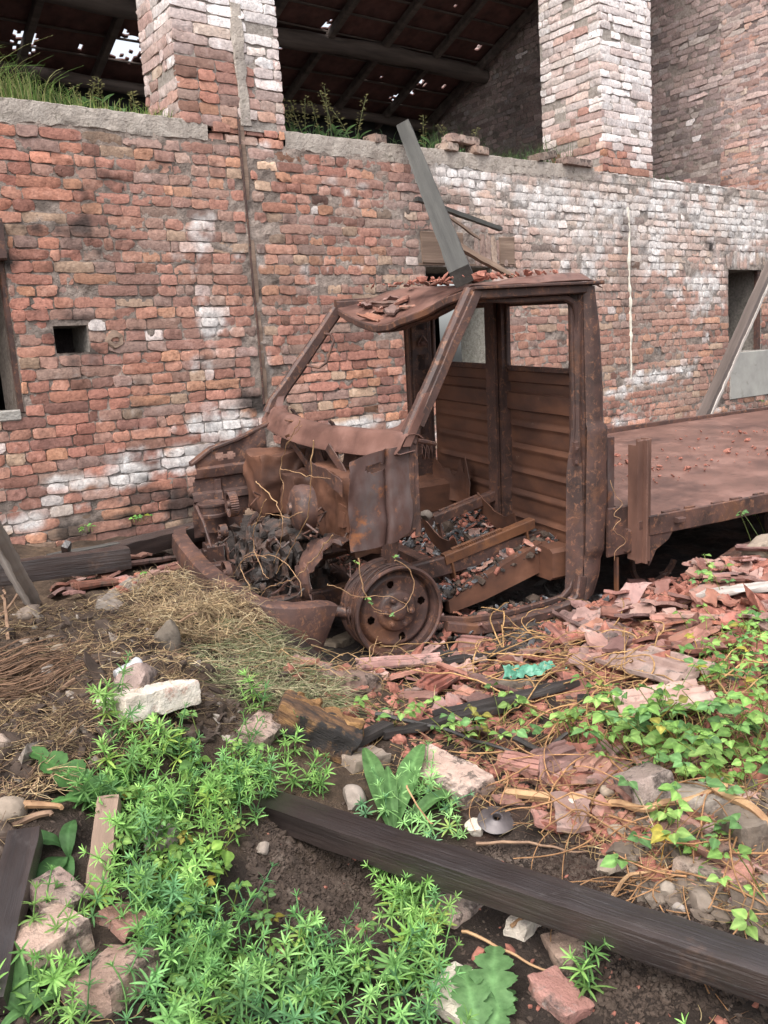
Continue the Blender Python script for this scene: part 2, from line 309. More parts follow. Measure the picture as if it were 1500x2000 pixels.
mat['wood_weathered'] = material('wood_weathered', [(.3, (.045, .033, .028)), (.55, (.10, .076, .066)), (.8, (.19, .15, .13))], scale=4, stretch=(.15, 4, 4), detail=9, rough=(.6, .85), bump=.6, bscale=20, bstretch=(.12, 6, 6), bdist=.004)
mat['rot_wood'] = material('rot_wood', [(.3, (.03, .018, .013)), (.45, (.11, .055, .025)), (.6, (.30, .16, .06)), (.8, (.46, .28, .12))], scale=5, stretch=(.25, 5, 5), detail=9, rough=(.75, .95), bump=1, bscale=22, bstretch=(.15, 7, 7), bdist=.012, layer2=((.015, .012, .011), 7, .50, .05))
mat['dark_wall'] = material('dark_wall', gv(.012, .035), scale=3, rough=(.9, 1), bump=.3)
mat['steel_disc'] = material('steel_disc', [(.3, (.045, .038, .040)), (.7, (.12, .10, .10))], scale=14, rough=(.35, .55), bump=.3, bscale=60, metallic=.3)
mat['roof_tile'] = material('roof_tile', [(.3, (.06, .028, .024)), (.7, (.14, .062, .052))], scale=6, rough=(.85, 1), bump=.4, bscale=40)
mat['white_stain'] = material('white_stain', [(.3, (.45, .42, .36)), (.7, (.72, .68, .58))], scale=20, rough=(.85, .95), bump=.6, bscale=60)
# ------------------------------------------------------------------ brickwork: every brick is modelled
PAL = np.array([(.40, .145, .095), (.33, .115, .078), (.46, .19, .12), (.27, .105, .08), (.50, .21, .105), (.44, .28, .18), (.31, .18, .15), (.38, .19, .14), (.43, .155, .09), (.36, .22, .17)])
PW = np.array([.2, .15, .14, .1, .09, .07, .08, .09, .05, .03])
WHITE = np.array((.70, .665, .64)); SOOT = np.array((.045, .038, .036))
def blob(u, z, lst):
    o = np.zeros_like(u)
    for (bu, bz, ru, rz, k) in lst: o = np.maximum(o, k*np.exp(-((u-bu)/ru)**2-((z-bz)/rz)**2))
    return o
def pb(x, y, r, k, ry=None):
    q = wl(x, y); return (q[0], q[2], r, ry or r, k)
WH = [pb(430, 835, .30, 1.0, .10), pb(360, 885, .35, .95, .09), pb(280, 925, .3, .9, .10), pb(470, 800, .2, .8, .08), pb(115, 940, .3, .7, .07), pb(60, 1020, .35, .75, .08), pb(150, 990, .3, .6, .08),
      pb(700, 830, .4, .8, .06), pb(800, 850, .4, .7, .08), pb(1270, 735, .42, 1.05, .12), pb(1210, 765, .25, .9, .07), pb(1330, 725, .3, .9, .12), pb(1230, 820, .35, .6, .05), pb(1400, 800, .4, .7, .06),
      pb(405, 480, .10, .65, .16), pb(400, 620, .12, .75, .3), pb(405, 720, .10, .6, .15), pb(460, 670, .1, .35, .2), pb(60, 420, .12, .6, .06),
      pb(710, 365, .12, .75, .05), pb(640, 380, .35, .35, .12), pb(900, 340, .7, .95, .2), pb(870, 480, .25, .4, .2), pb(1040, 400, .7, .85, .3), pb(1170, 420, .8, .95, .35), pb(1330, 400, 1.0, 1.0, .35), pb(1450, 440, .8, 1.0, .4),
      pb(1380, 560, .5, .85, .35), pb(1130, 520, .5, .65, .2), pb(1280, 470, .6, .85, .35), pb(1390, 640, .25, .35, .25), pb(200, 820, .25, .55, .05), pb(0, 300, .4, .25, .1)]
SO = [pb(270, 975, .45, .85, .07), pb(380, 985, .35, .95, .10), pb(200, 1035, .5, .6, .06), pb(420, 720, .35, .35, .10), pb(120, 460, .5, .3, .12), pb(250, 1010, .5, .8, .05), pb(110, 500, .45, .3, .12), pb(150, 700, .25, .4, .08), pb(500, 770, .12, .7, .3)]
def wall_col(u, z, rs, side=0):
    n = len(u); c = PAL[rs.choice(len(PAL), n, p=PW/PW.sum())]*(1+rs.randn(n, 1)*.16); gm = c.mean(1, keepdims=True); c = (gm+(c-gm)*.84)*.95
    big = fbm(np.stack([u*.9, z*1.4, u*0+3], -1), 5, 3)
    c = c*(1+.16*big[:, None]); fade = np.clip(.20+.14*fbm(np.stack([u*.7, z*.9, u*0+9], -1), 15, 2)+.07*(u-3)/5, 0, .50)
    g = np.array([.44, .325, .265]); c = c*(1-fade[:, None])+g*fade[:, None]
    pw = (.50*np.clip((u-3.9)/2.2, 0, 1)*np.clip((z-1.55)/.9, 0, 1)*(1+.5*fbm(np.stack([u*1.6, z*2.2, u*0+4], -1), 17, 3)))[:, None]; c = c*(1-pw)+np.array([.60, .53, .48])*pw
    wm = np.where(rs.rand(n) < .012, .6, 0); k0 = blob(u, z, WH); wm = np.maximum(wm, np.where(rs.rand(n) < .5*k0, .75*k0, 0)); sm = np.where(rs.rand(n) < .04, .5, 0)
    c = c*(1-wm[:, None])+WHITE*wm[:, None]*(.85+.2*rs.rand(n, 1)); c = c*(1-sm[:, None])+SOOT*sm[:, None]
    return np.clip(c, .01, .9)
def stain(c, u, z, strength=1.0):
    q = np.stack([u*5.5, z*7, u*0+2], -1); f = fbm(q, 91, 4); f2 = fbm(np.stack([u*16, z*12, u*0+8], -1), 96, 3)
    w_ = blob(u, z, WH); wm = np.clip((w_-.42+.42*f+.22*f2)*2.1, 0, .88)*strength
    s_ = blob(u, z, SO); sm = np.clip((s_-.30+.45*fbm(np.stack([u*4, z*9, u*0+5], -1), 97, 4)+.2*f2)*1.9, 0, .85)
    st = np.clip((fbm(np.stack([u*3.2, z*.5, u*0+1], -1), 98, 3)-.42)*1.2, 0, .4)*np.clip((z-1)/1.5, 0, 1)
    c = c*(1-wm[:, None])+WHITE*wm[:, None]*(.92+.12*f2[:, None]); k = np.maximum(sm, st)[:, None]; return np.clip(c*(1-k)+SOOT*k, .01, .9)
def mortar_col(u, z, V):
    c = np.array([.40, .325, .28])*np.ones((len(u), 3)); c = c*(1+.25*fbm(V*3, 8, 3)[:, None]); pw = (.5*np.clip((u-3.9)/2.2, 0, 1)*np.clip((z-1.55)/.9, 0, 1))[:, None]; c = c*(1-pw)+np.array([.56, .50, .45])*pw; return np.clip(stain(c, u, z, .8)*(1-.1), .01, .85)
def courses(u0, u1, z0, z1, rs, ch=.0724, hd=.135, holes=(), minw=.05, jit=.006, hfrac=.82):
    out = []; k = 0; z = z0
    while z < z1-.02:
        zt = min(z+ch, z1); u = u0-rs.rand()*hd*(0 if minw > .06 else 1); mode = rs.rand()
        while u < u1:
            L = hd if rs.rand() < (hfrac if mode < .7 else .4) else hd*2
            L = L*(1+rs.randn()*.07)
            if rs.rand() < .04: L = hd*.5
            e = u+L; a, b = max(u, u0), min(e, u1)
            segs = [(a, b)]
            for (hu0, hu1, hz0, hz1) in holes:
                if zt-.02 > hz0 and z+.02 < hz1:
                    ns = []
                    for (p, q) in segs:
                        if q <= hu0 or p >= hu1: ns.append((p, q))
                        else:
                            if p < hu0: ns.append((p, hu0))
                            if q > hu1: ns.append((hu1, q))
                    segs = ns
            for (p, q) in segs:
                if q-p > .035: out.append((p, q, z, zt))
            u = e
        z += ch; k += 1
    R = np.array(out); j = .0018+RS.rand(len(R), 4)*.0034
    R[:, 0] += j[:, 0]; R[:, 1] -= j[:, 1]; R[:, 2] += j[:, 2]; R[:, 3] -= j[:, 3]
    dz = vn(np.stack([R[:, 0]*1.1, R[:, 2]*3, R[:, 0]*0+.5], -1), 44)*.008
    R[:, 2] += dz; R[:, 3] += dz
    return R
def brick_arrays(R, rs, nx=9, ny=5, deep=.035, rough=1.0, recess=.04):
    nb = len(R); gx = np.linspace(-1, 1, nx); gy = np.linspace(-1, 1, ny)
    gx = np.concatenate([[-1], gx, [1]]); gy = np.concatenate([[-1], gy, [1]])
    X, Y = np.meshgrid(gx, gy, indexing='ij'); ring = np.zeros_like(X, bool); ring[0] = ring[-1] = True; ring[:, 0] = ring[:, -1] = True
    cx = (R[:, 0]+R[:, 1])/2; cy = (R[:, 2]+R[:, 3])/2; hx = (R[:, 1]-R[:, 0])/2; hy = (R[:, 3]-R[:, 2])/2
    q = (np.abs(X)*np.abs(Y))**5
    qd = [np.where((X*sx > 0) & (Y*sy > 0), q, 0) for sx in (-1, 1) for sy in (-1, 1)]
    cc = np.abs(rs.randn(4, nb))*.09+.02; cc = np.where(rs.rand(4, nb) < .12, cc+.22, cc)*rough
    sh = sum(cc[i][:, None, None]*qd[i][None] for i in range(4))
    ratio = np.clip(hy/hx, .15, 1)[:, None, None]
    PX = X[None]*(1-sh*ratio*1.2); PY = Y[None]*(1-sh)
    U = cx[:, None, None]+PX*hx[:, None, None]; V = cy[:, None, None]+PY*hy[:, None, None]
    seed = rs.rand(nb)*100; S = np.broadcast_to(seed[:, None, None], U.shape)
    edge = np.maximum(np.abs(X), np.abs(Y))[None]**3
    wv = .0075*rough
    U = U+vn(np.stack([U*28, V*28, S], -1), 1)*wv*edge; V = V+vn(np.stack([U*24, V*24, S+9], -1), 2)*wv*edge
    tilt = rs.randn(2, nb)*.0025
    base = -.002+rs.randn(nb)*.0028; base = np.where(rs.rand(nb) < recess, base+.014, base)
    D = base[:, None, None]+tilt[0][:, None, None]*X+tilt[1][:, None, None]*Y
    D = D+fbm(np.stack([U*30, V*30, S], -1), 3, 3)*.0034*rough
    round_ = np.maximum(np.abs(X)**24, np.abs(Y)**14)[None]; D = D+round_*.0022*rough
    chip = np.clip(vn(np.stack([U*14, V*14, S+3], -1), 4)-.45, 0, 1)*.028*rough; D = D+chip*edge
    D = np.where(ring[None], D+deep, D)
    m = len(gx)*len(gy); idx = np.arange(m).reshape(len(gx), len(gy))
    f = np.stack([idx[:-1, :-1], idx[1:, :-1], idx[1:, 1:], idx[:-1, 1:]], -1).reshape(-1, 4)
    F = (f[None]+(np.arange(nb)*m)[:, None, None]).reshape(-1, 4)
    return U.reshape(nb, -1), V.reshape(nb, -1), D.reshape(nb, -1), F, m
def place(O, eu, ev, ein, U, V, D):
    O, eu, ev, ein = [np.asarray(q, float) for q in (O, eu, ev, ein)]
    return O+U.reshape(-1, 1)*eu+V.reshape(-1, 1)*ev+D.reshape(-1, 1)*ein
class BW:                                  # one piece of masonry = bricks + mortar in one mesh
    def __init__(s): s.V = []; s.F = []; s.C = []; s.I = []; s.n = 0
    def add(s, V, F, C, i):
        s.V.append(V); s.F.append(F+s.n); s.C.append(C); s.I.append(np.full(len(F), i)); s.n += len(V)
    def bricks(s, fr, R, cols, rs, st=False, **k):
        U, V, D, F, m = brick_arrays(R, rs, **k); P = place(*fr, U, V, D); C = np.repeat(cols, m, axis=0)
        s.add(P, F, stain(C, U.ravel(), V.ravel()) if st else C, 0)
    def mortar(s, fr, u0, u1, v0, v1, res=.013, depth=.004, amp=.006, holes=(), col=None, wcoord=None):
        nu = max(2, int((u1-u0)/res)); nv = max(2, int((v1-v0)/res))
        U, V = np.meshgrid(np.linspace(u0, u1, nu), np.linspace(v0, v1, nv), indexing='ij')
        q = np.stack([U*30, V*30, U*0+fr[0][0]], -1); D = depth+.0006+.007*np.clip((5.2-U)/2.5, 0, 1)*np.clip((2.2-V)/1.0, .2, 1)+fbm(q, 21, 3)*amp*.75-np.clip(fbm(np.stack([U*4.5, V*9, U*0], -1), 25, 4)-.58, 0, .5)*.013
        P = place(*fr, U, V, D); idx = np.arange(nu*nv).reshape(nu, nv)
        f = np.stack([idx[:-1, :-1], idx[1:, :-1], idx[1:, 1:], idx[:-1, 1:]], -1).reshape(-1, 4)
        cu = ((U[:-1, :-1]+U[1:, 1:])/2).ravel(); cv = ((V[:-1, :-1]+V[1:, 1:])/2).ravel(); ok = np.ones(len(f), bool)
        for (a, b, c, d) in holes: ok &= ~((cu > a) & (cu < b) & (cv > c) & (cv < d))
        wu = U.ravel() if wcoord is None else wcoord(U.ravel())
        C = mortar_col(wu, V.ravel(), P)*(1-.35*np.clip(D.ravel()*0+fbm(np.stack([U.ravel()*9, V.ravel()*11, U.ravel()*0], -1), 66, 3)+.1, 0, 1))[:, None]
        if col is not None: C = C*np.asarray(col)
        s.add(P, f[ok], C, 1)
    def quad(s, P, c):
        s.add(np.array(P, float), np.array([[0, 1, 2, 3]]), np.tile(c, (4, 1)), 1)
    def build(s, name, parent):
        me = mesh_np(name, np.vstack(s.V), np.vstack(s.F), [mat['brick'], mat['mortar']], cols=np.vstack(s.C), smooth=True, mi=np.concatenate(s.I)); me.set_sharp_from_angle(angle=math.radians(28))
        return mk(name, me, parent)

BM = M4(W(0, 0, 0), WA, WN, (0, 0, 1))
bld = thing('brick_building', 'ruined two level brick barn behind the rusted truck, open loft between two whitewashed pillars', 'building', BM)
FR = ((0, 0, 0), (1, 0, 0), (0, 0, 1), (0, 1, 0))       # front wall: local coords are (along, inward, height)
rs = np.random.RandomState(5)
UL, UR = -2.2, 13.2
HOLES = [(.2, 1.53, 1.21, 2.11), (1.765, 1.985, 1.555, 1.725), (4.85, 5.62, 1.16, 2.12), (9.36, 10.07, 1.20, 2.14)]
LINT = [(4.80, 5.90, 2.12, 2.40), (9.30, 10.2, 2.14, 2.34), (9.40, 10.6, .68, 1.20), (.1, 1.56, 2.11, 2.34)]
TOPZ = 3.055
bw = BW()
R = courses(UL, UR, .02, 2.93, rs, holes=HOLES+LINT)
R2 = courses(7.02, UR, 2.93, 3.03, rs, ch=.072); R2 = R2[rs.rand(len(R2)) < .8]
R3 = courses(2.98, 3.58, 2.93, 3.06, rs, ch=.065)
keep = ~((np.abs((R[:, 0]+R[:, 1])/2-3.237) < .035))
R = R[keep]; R[:, 1] = np.where((R[:, 0] < 3.20) & (R[:, 1] > 3.20), 3.20, R[:, 1]); R[:, 0] = np.where((R[:, 0] < 3.275) & (R[:, 1] > 3.275), 3.275, R[:, 0])
R = R[(R[:, 1]-R[:, 0]) > .03]
R = np.vstack([R, R2, R3])
bw.bricks(FR, R, wall_col((R[:, 0]+R[:, 1])/2, (R[:, 2]+R[:, 3])/2, rs), rs, st=True)
# upright lintel bricks over the middle and right openings
so_ = []
u = 5.42
while u < 5.86: so_.append((u, u+.06, 2.13, 2.40-.01*rs.rand())); u += .068
u = 9.32
while u < 10.2: so_.append((u+.003, u+.062, 2.145+(.05 if u > 9.8 else 0), 2.33)); u += .07
Rs = np.array(so_); bw.bricks(FR, Rs, wall_col((Rs[:, 0]+Rs[:, 1])/2, (Rs[:, 2]+Rs[:, 3])/2, rs)*.9, rs, nx=5, ny=9, st=True)
bw.mortar(FR, UL, UR, -.05, 2.95, holes=HOLES, res=.014)
bw.mortar(FR, 6.95, UR, 2.94, 3.025, res=.014, depth=.0)
TH = .45
def reveal(bw, u0, u1, z0, z1, d, cl):
    for P in ([(u0, .006, z0), (u0, d, z0), (u0, d, z1), (u0, .006, z1)], [(u1, .006, z0), (u1, d, z0), (u1, d, z1), (u1, .006, z1)],
              [(u0, .006, z1), (u1, .006, z1), (u1, d, z1), (u0, d, z1)], [(u0, .006, z0), (u1, .006, z0), (u1, d, z0), (u0, d, z0)]): bw.quad(P, cl)
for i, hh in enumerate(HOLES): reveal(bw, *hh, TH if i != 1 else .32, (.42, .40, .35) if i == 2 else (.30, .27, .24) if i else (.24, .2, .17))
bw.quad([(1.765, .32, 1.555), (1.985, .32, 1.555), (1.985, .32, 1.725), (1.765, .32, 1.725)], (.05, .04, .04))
# inner face and top of the wall
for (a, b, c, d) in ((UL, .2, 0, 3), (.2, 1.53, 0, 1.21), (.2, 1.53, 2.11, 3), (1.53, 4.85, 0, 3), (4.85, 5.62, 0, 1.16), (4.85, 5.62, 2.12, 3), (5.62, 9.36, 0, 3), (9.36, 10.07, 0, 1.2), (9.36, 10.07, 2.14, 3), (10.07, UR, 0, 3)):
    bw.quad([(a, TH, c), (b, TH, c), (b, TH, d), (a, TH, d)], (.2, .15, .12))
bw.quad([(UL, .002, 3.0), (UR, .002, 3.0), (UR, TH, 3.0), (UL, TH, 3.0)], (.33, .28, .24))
fw = bw.build('front_wall', bld)

# pillars standing on the wall
def pillar(u0, u1, z0, z1, dp, seed, whites, wk=1.0):
    r_ = np.random.RandomState(seed); b = BW()
    def pc(u, z, side):
        c = wall_col(u*0+3.9, z*0+2.5, r_); n = len(u)
        k = np.clip((z-z0-.30+.25*vn(np.stack([u*3, z*3, u*0+seed], -1), 9))/.25, 0, 1)*(.98 if not side else .72)*(.86+.28*vn(np.stack([u*4, z*3, u*0+seed], -1), 19))
        if side: k = np.maximum(k, np.clip((.35-np.abs(u-.25))*1.0, 0, .15))
        k = wk*np.clip(np.maximum(k, blob(u, z, whites if not side else []))+r_.randn(n)*.16, 0, .95)
        return c*(1-k[:, None])+np.array((.80, .75, .73))*k[:, None]*(.88+.16*r_.rand(n, 1))
    R = courses(u0, u1, z0, z1, r_, minw=.08, hfrac=.6, hd=.15); b.bricks(FR, R, pc((R[:, 0]+R[:, 1])/2, (R[:, 2]+R[:, 3])/2, 0), r_, deep=.04, rough=1.0)
    S1 = ((u0, 0, 0), (0, 1, 0), (0, 0, 1), (1, 0, 0)); R = courses(0.0, dp, z0, z1, r_, minw=.08, hfrac=.6, hd=.15)
    b.bricks(S1, R, pc((R[:, 0]+R[:, 1])/2, (R[:, 2]+R[:, 3])/2, 1), r_, deep=.04, rough=1.0)
    S2 = ((u1, 0, 0), (0, 1, 0), (0, 0, 1), (-1, 0, 0)); R = courses(0.0, dp, z0, z1, r_, minw=.08, hfrac=.6, hd=.15)
    b.bricks(S2, R, pc((R[:, 0]+R[:, 1])/2, (R[:, 2]+R[:, 3])/2, 1), r_, deep=.04, rough=1.0)
    e = .008
    for P in ([(u0+e, e, z0), (u1-e, e, z0), (u1-e, e, z1), (u0+e, e, z1)], [(u0+e, e, z0), (u0+e, dp, z0), (u0+e, dp, z1), (u0+e, e, z1)], [(u1-e, e, z0), (u1-e, dp, z0), (u1-e, dp, z1), (u1-e, e, z1)],
              [(u0+e, dp, z0), (u1-e, dp, z0), (u1-e, dp, z1), (u0+e, dp, z1)], [(u0, 0, z1), (u1, 0, z1), (u1, dp, z1), (u0, dp, z1)]): b.quad(P, (.42, .37, .33))
    return b.build('pillar', bld)
pillar(2.775, 3.60, 3.03, 7.6, .52, 3, [(3.5, 3.6, .12, .35, .9), (3.4, 3.9, .2, .3, .9)])
pillar(10.5, 11.3, 3.03, 7.6, .8, 28, [], .45)
pillar(7.18, 7.97, 3.03, 7.6, .76, 8, [(7.75, 3.35, .2, .22, .95), (7.7, 3.6, .4, .4, .9)])
# more pillars of the same row, left and right of the view
pillar(-1.6, -.8, 3.03, 7.6, .52, 13, []); pillar(11.9, 12.7, 3.03, 7.6, .76, 18, [])

# concrete coping along the loft edge
def rough_slab(u0, u1, z0, z1, n0, n1, seed, amp=.010):
    r = .03; nu = int((u1-u0)/r); prof = [(n0+.45*(n1-n0), z0-.0), (n0+.004, z0), (n0, z0+.004), (n0-.002, z0+.33*(z1-z0)), (n0-.002, z0+.66*(z1-z0)), (n0, z1-.003), (n0+.004, z1)]+[(n0+(n1-n0)*t, z1) for t in (.1, .2, .35, .5, .75, 1)]
    us = np.linspace(u0, u1, nu); G = np.array([[(u, n, z) for n, z in prof] for u in us])
    G = G+vvn(G*26, seed, 3)*amp*np.array([.4, .7, .5]); G[:, 1:3, 2] += ((fbm(np.stack([us*9, us*0, us*0], -1), seed+4, 3)*.016))[:, None]
    k = len(prof); idx = np.arange(nu*k).reshape(nu, k); f = np.stack([idx[:-1, :-1], idx[1:, :-1], idx[1:, 1:], idx[:-1, 1:]], -1).reshape(-1, 4)
    return G.reshape(-1, 3), f
V1, F1 = rough_slab(UL, 2.97, 2.925, 3.058, .001, .5, 3); V2, F2 = rough_slab(3.585, 7.05, 2.925, 3.06, .002, .5, 7)
cop = mesh_np('coping', np.vstack([V1, V2]), np.vstack([F1, F2+len(V1)]), mat['coping'], smooth=True); cop.set_sharp_from_angle(angle=math.radians(30)); mk('coping', cop, bld)

# rusty chase strip, pale crack, lintels, plaster panel, jambs
m = MB()
zz_ = np.linspace(1.12, 3.10, 60)
for side in (-1,):
    m.bar([(3.237+side*.024+.006*vn(np.array([z*3, side, 0.])), -.004+.004*vn(np.array([z*5, 4, 0.])), z) for z in zz_], .012, .012, (0, 1, 0), .002)
m.build('rusty_channel', mat['rust'], bld)
m = MB(); m.bar([(3.27+.012*vn(np.array([z*2, 1., 3.])), .0+.006*vn(np.array([z*5, 1., 0.])), z) for z in np.linspace(3.06, 7, 90)], .085, .02, (0, 1, 0), .006); m.build('mortar_band', mat['coping'], bld, wob=.012, wf=14)
m = MB(); m.bar([(3.237, .012+.006*vn(np.array([z*6, 1., 0.])), z) for z in zz_], .04, .02, (0, 1, 0), .004); m.build('mortar_chase', mat['wood_brown'], bld, wob=.004)
ss_ = lambda t: max(0, min(1, t))
m = MB(); zc = np.linspace(1.02, 2.72, 50)
m.tube([(7.555+.010*vn(np.array([z*6, 1., 0.])), .001, z) for z in zc], [.004+.012*ss_((z-1.0)/.3)*(.6+.9*abs(vn(np.array([z*11, 5., 0.]))))+(.007 if abs(z-1.78) < .05 else 0) for z in zc], 7); m.build('mortar_run', mat['white_stain'], bld, wob=.004, wf=60)
m = MB(); m.box(4.82, 5.28, -.012, .09, 2.14, 2.40, .006); m.box(5.72, 5.90, -.010, .08, 2.14, 2.38, .006); m.box(4.78, 5.92, .0, .40, 2.125, 2.142)
m.build('timber_lintel', mat['wood_brown'], bld, wob=.006, wf=12)
m = MB(); m.box(-.2, 1.535, -.05, .3, 2.115, 2.36, .01); m.build('timber_lintel', mat['rust'], bld, wob=.004)
m = MB(); m.box(1.50, 1.53, .02, .05, 1.20, 2.12, .004); m.build('window_frame', mat['rust'], bld, wob=.004)
m = MB(); m.box(9.385, 10.6, .006-.02, .05, .665, 1.20, .006); m.build('plaster_panel', mat['plaster'], bld, wob=.006, wf=9)
for q_ in ((9.375, 10.09, .012, .44, 1.165, 1.21), (.2, 1.5, -.015, .4, 1.16, 1.222), (4.86, 5.61, .02, .44, 1.12, 1.175)): m = MB(); m.box(*q_, .008); m.build('window_sill', mat['concrete'], bld, wob=.008, wf=15)
m = MB(); m.box(9.3, 11.5, 2.2, 2.3, 0, 2.9); m.build('inner_wall', mat['plaster'], bld)
m = MB(); m.box(10.01, 10.065, .02, .07, 1.21, 2.13, .004); m.build('window_jamb', mat['rust'], bld, wob=.006)
m = MB(); m.lathe([(.024, -.004), (.024, .10), (.0, .10)], (2.154, 0, 1.627), (0, 1, 0), 16); m.build('vent_pipe', mat['char'], bld)
m = MB(); m.lathe([(.024, -.006), (.05, -.008), (.065, .004)], (2.154, 0, 1.627), (0, 1, 0), 16); m.build('vent_collar', mat['wood_brown'], bld, wob=.01, wf=40)

# loft: floor, back wall, cross wall at the right, side wall at the left, roof with holes
def flat_masonry(name, fr, u0, u1, v0, v1, seed, tint, parent, holes=(), nx=3, ny=3):
    r_ = np.random.RandomState(seed); b = BW(); R = courses(u0, u1, v0, v1, r_, holes=holes)
    cu = (R[:, 0]+R[:, 1])/2; c = wall_col(cu*0+3.9, (R[:, 2]+R[:, 3])/2*0+2.4, r_); g = c.mean(1, keepdims=True)
    c = (c*.34+g*np.array([1.04, .98, .98])*.66)*tint*(1+.25*fbm(np.stack([cu, R[:, 2], cu*0], -1), 3, 2)[:, None])
    b.bricks(fr, R, c, r_, nx=nx, ny=ny, deep=.03, rough=1.2)
    b.mortar(fr, u0, u1, v0, v1, res=.05, holes=holes, col=(tint*.8, tint*.82, tint*.85), wcoord=lambda q: q*0+3.9)
    return b.build(name, parent)
XW = 10.5
flat_masonry('cross_wall', ((XW, 0, 0), (0, 1, 0), (0, 0, 1), (1, 0, 0)), .0, 6.4, 3.0, 7.7, 21, 1.35, bld, nx=5, ny=3)
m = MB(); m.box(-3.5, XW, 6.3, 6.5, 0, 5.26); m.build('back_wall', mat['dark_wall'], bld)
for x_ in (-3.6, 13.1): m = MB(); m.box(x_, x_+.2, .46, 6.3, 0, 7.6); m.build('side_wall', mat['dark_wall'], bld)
m = MB(); m.box(-3.4, 13.1, .451, 6.3, 2.72, 2.995); m.build('loft_floor', mat['concrete'], bld)
ROOFZ = lambda n: 7.8-.4*n
nn = np.arange(.35, 6.7, .045); uu = np.arange(-3.5, 13.4, .045)
hol = []
def roof_hit(x, y):
    r = ray(x, y); a, b = np.array([r@WA, r@WN, r[2]]), np.array([CAM@WA, CAM@WN-WD, CAM[2]])
    t = (7.8-.4*b[1]-b[2])/(a[2]+.4*a[1]); p = b+a*t; return p
for (x, y, r) in ((640, 50, .085), (895, 12, .07), (545, 93, .045), (570, 124, .06), (815, 164, .08), (828, 166, .06), (800, 181, .10), (773, 195, .12), (863, 170, .07), (742, 155, .04), (933, 96, .05), (48, 82, .20), (223, 98, .2), (240, 90, .26), (258, 98, .22), (159, 94, .03), (214, 60, .03), (850, 142, .03), (710, 150, .03), (228, 103, .1), (268, 105, .1)):
    p = roof_hit(x, y)
    if p[1] < 6.6: hol.append((p[0], p[1], r))
hol = np.array(hol)
U, N_ = np.meshgrid(uu, nn, indexing='ij'); Zr = 7.8-.4*N_+.018*np.abs(np.sin(U*math.pi/.21))+.02*((N_ % .35)/.35)
G = np.stack([U, N_, Zr], -1); G = G+vvn(G*2, 6)*.012
cu = (U[:-1, :-1]+U[1:, 1:])/2; cn = (N_[:-1, :-1]+N_[1:, 1:])/2; bad = np.zeros(cu.shape, bool)
for (a, b, r) in hol: bad |= (np.hypot(cu-a, cn-b) < np.maximum(r*.62, .028)*(1+.45*RS.randn(*cu.shape)))
m = MB(); m.sheet(G, .02, nv=(0, .37, .93), keep=lambda i, j: not bad[i, j]); m.build('tiled_roof', mat['roof_tile'], bld)
m = MB()
for (bn, dz, r) in ((4.85, -.16, .12), (6.1, -.14, .08), (2.6, -.18, .11)): m.tube([(u, bn+.03*math.sin(u*1.3), 7.8-.4*bn+dz+.03*math.sin(u*.9)) for u in np.linspace(-3.4, XW, 30)], [r*(1+.12*math.sin(u*2.1)) for u in range(30)], 10)
m.build('purlin', mat['beam_roof'], bld)
for k in range(15):
    u = -3+k*.95; m = MB(); m.bar([(u, .3, 7.8-.12-.09), (u+.02, 6.3, 7.8-.4*6.3-.09)], .09, .11, (0, 0, 1), .01); m.build('rafter', mat['beam_roof'], bld, wob=.01, wf=3)
m = MB()
for k in range(2, 19): m.bar([(-3.4, .35*k-.1, 7.8-.4*(.35*k-.1)-.025), (XW, .35*k-.1, 7.8-.4*(.35*k-.1)-.025)], .035, .022, (0, 0, 1), .003)
m.build('batten', mat['beam_roof'], bld, wob=.01, wf=1.5)
def FLH(s): return np.interp(s, [.1, .4, 1.1], [.12, .15, .345])      # cab floor height
# ------------------------------------------------------------------ terrain
CP = []
for (x, y, z) in ((0, 1500, .36), (0, 1300, .38), (0, 1200, .38), (150, 1200, .40), (250, 1195, .42), (400, 1150, .42), (330, 1300, .40), (440, 1195, .36), (200, 1420, .34), (400, 1500, .26), (300, 1350, .36), (480, 1330, .28),
                  (490, 1250, .28), (560, 1340, .14), (610, 1390, .10), (650, 1310, .05), (100, 1650, .27), (100, 1850, .22), (0, 1990, .18), (300, 1700, .18), (250, 1960, .10), (450, 1700, .08), (600, 1750, .0), (600, 1950, .02),
                  (500, 1540, .12), (800, 1950, .0), (900, 1750, .0), (1200, 1950, .0), (1450, 1990, .0), (1400, 1700, .06), (1000, 1600, .05), (700, 1500, .09), (850, 1400, .05), (1000, 1300, .04), (1200, 1300, .10),
                  (1400, 1300, .17), (1350, 1500, .12), (1480, 1400, .17), (1200, 1190, .08), (1400, 1150, .20), (1495, 1090, .30), (930, 1260, .0), (720, 1290, .0), (1080, 1230, .02), (1300, 1160, .12)):
    p = zat(x, y, z); CP.append((p[0], p[1], z, .32))
for (s_, w_, z_) in ((0, 0, 0), (0, .8, 0), (0, 1.5, .05), (.5, .1, 0), (.6, .9, .0), (.6, 1.6, .1), (1.2, .0, 0), (1.2, .8, 0), (2, .6, 0), (2, 1.5, .1), (3, .8, 0), (4, .8, .05), (-.4, .5, .0), (-.4, 1.2, .1), (1.2, 1.7, .15), (5, .5, 0), (3, 0, .1)):
    p = T(s_, w_, 0); CP.append((p[0], p[1], z_, .35))
for (w_, z_) in ((.25, .30), (.6, .36), (1.0, .37), (1.4, .37)): p = T(-.92, w_, 0); CP.append((p[0], p[1], z_, .22))
for w_ in (-.15, -.35): p = T(-.75, w_, 0); CP.append((p[0], p[1], .16, .2))
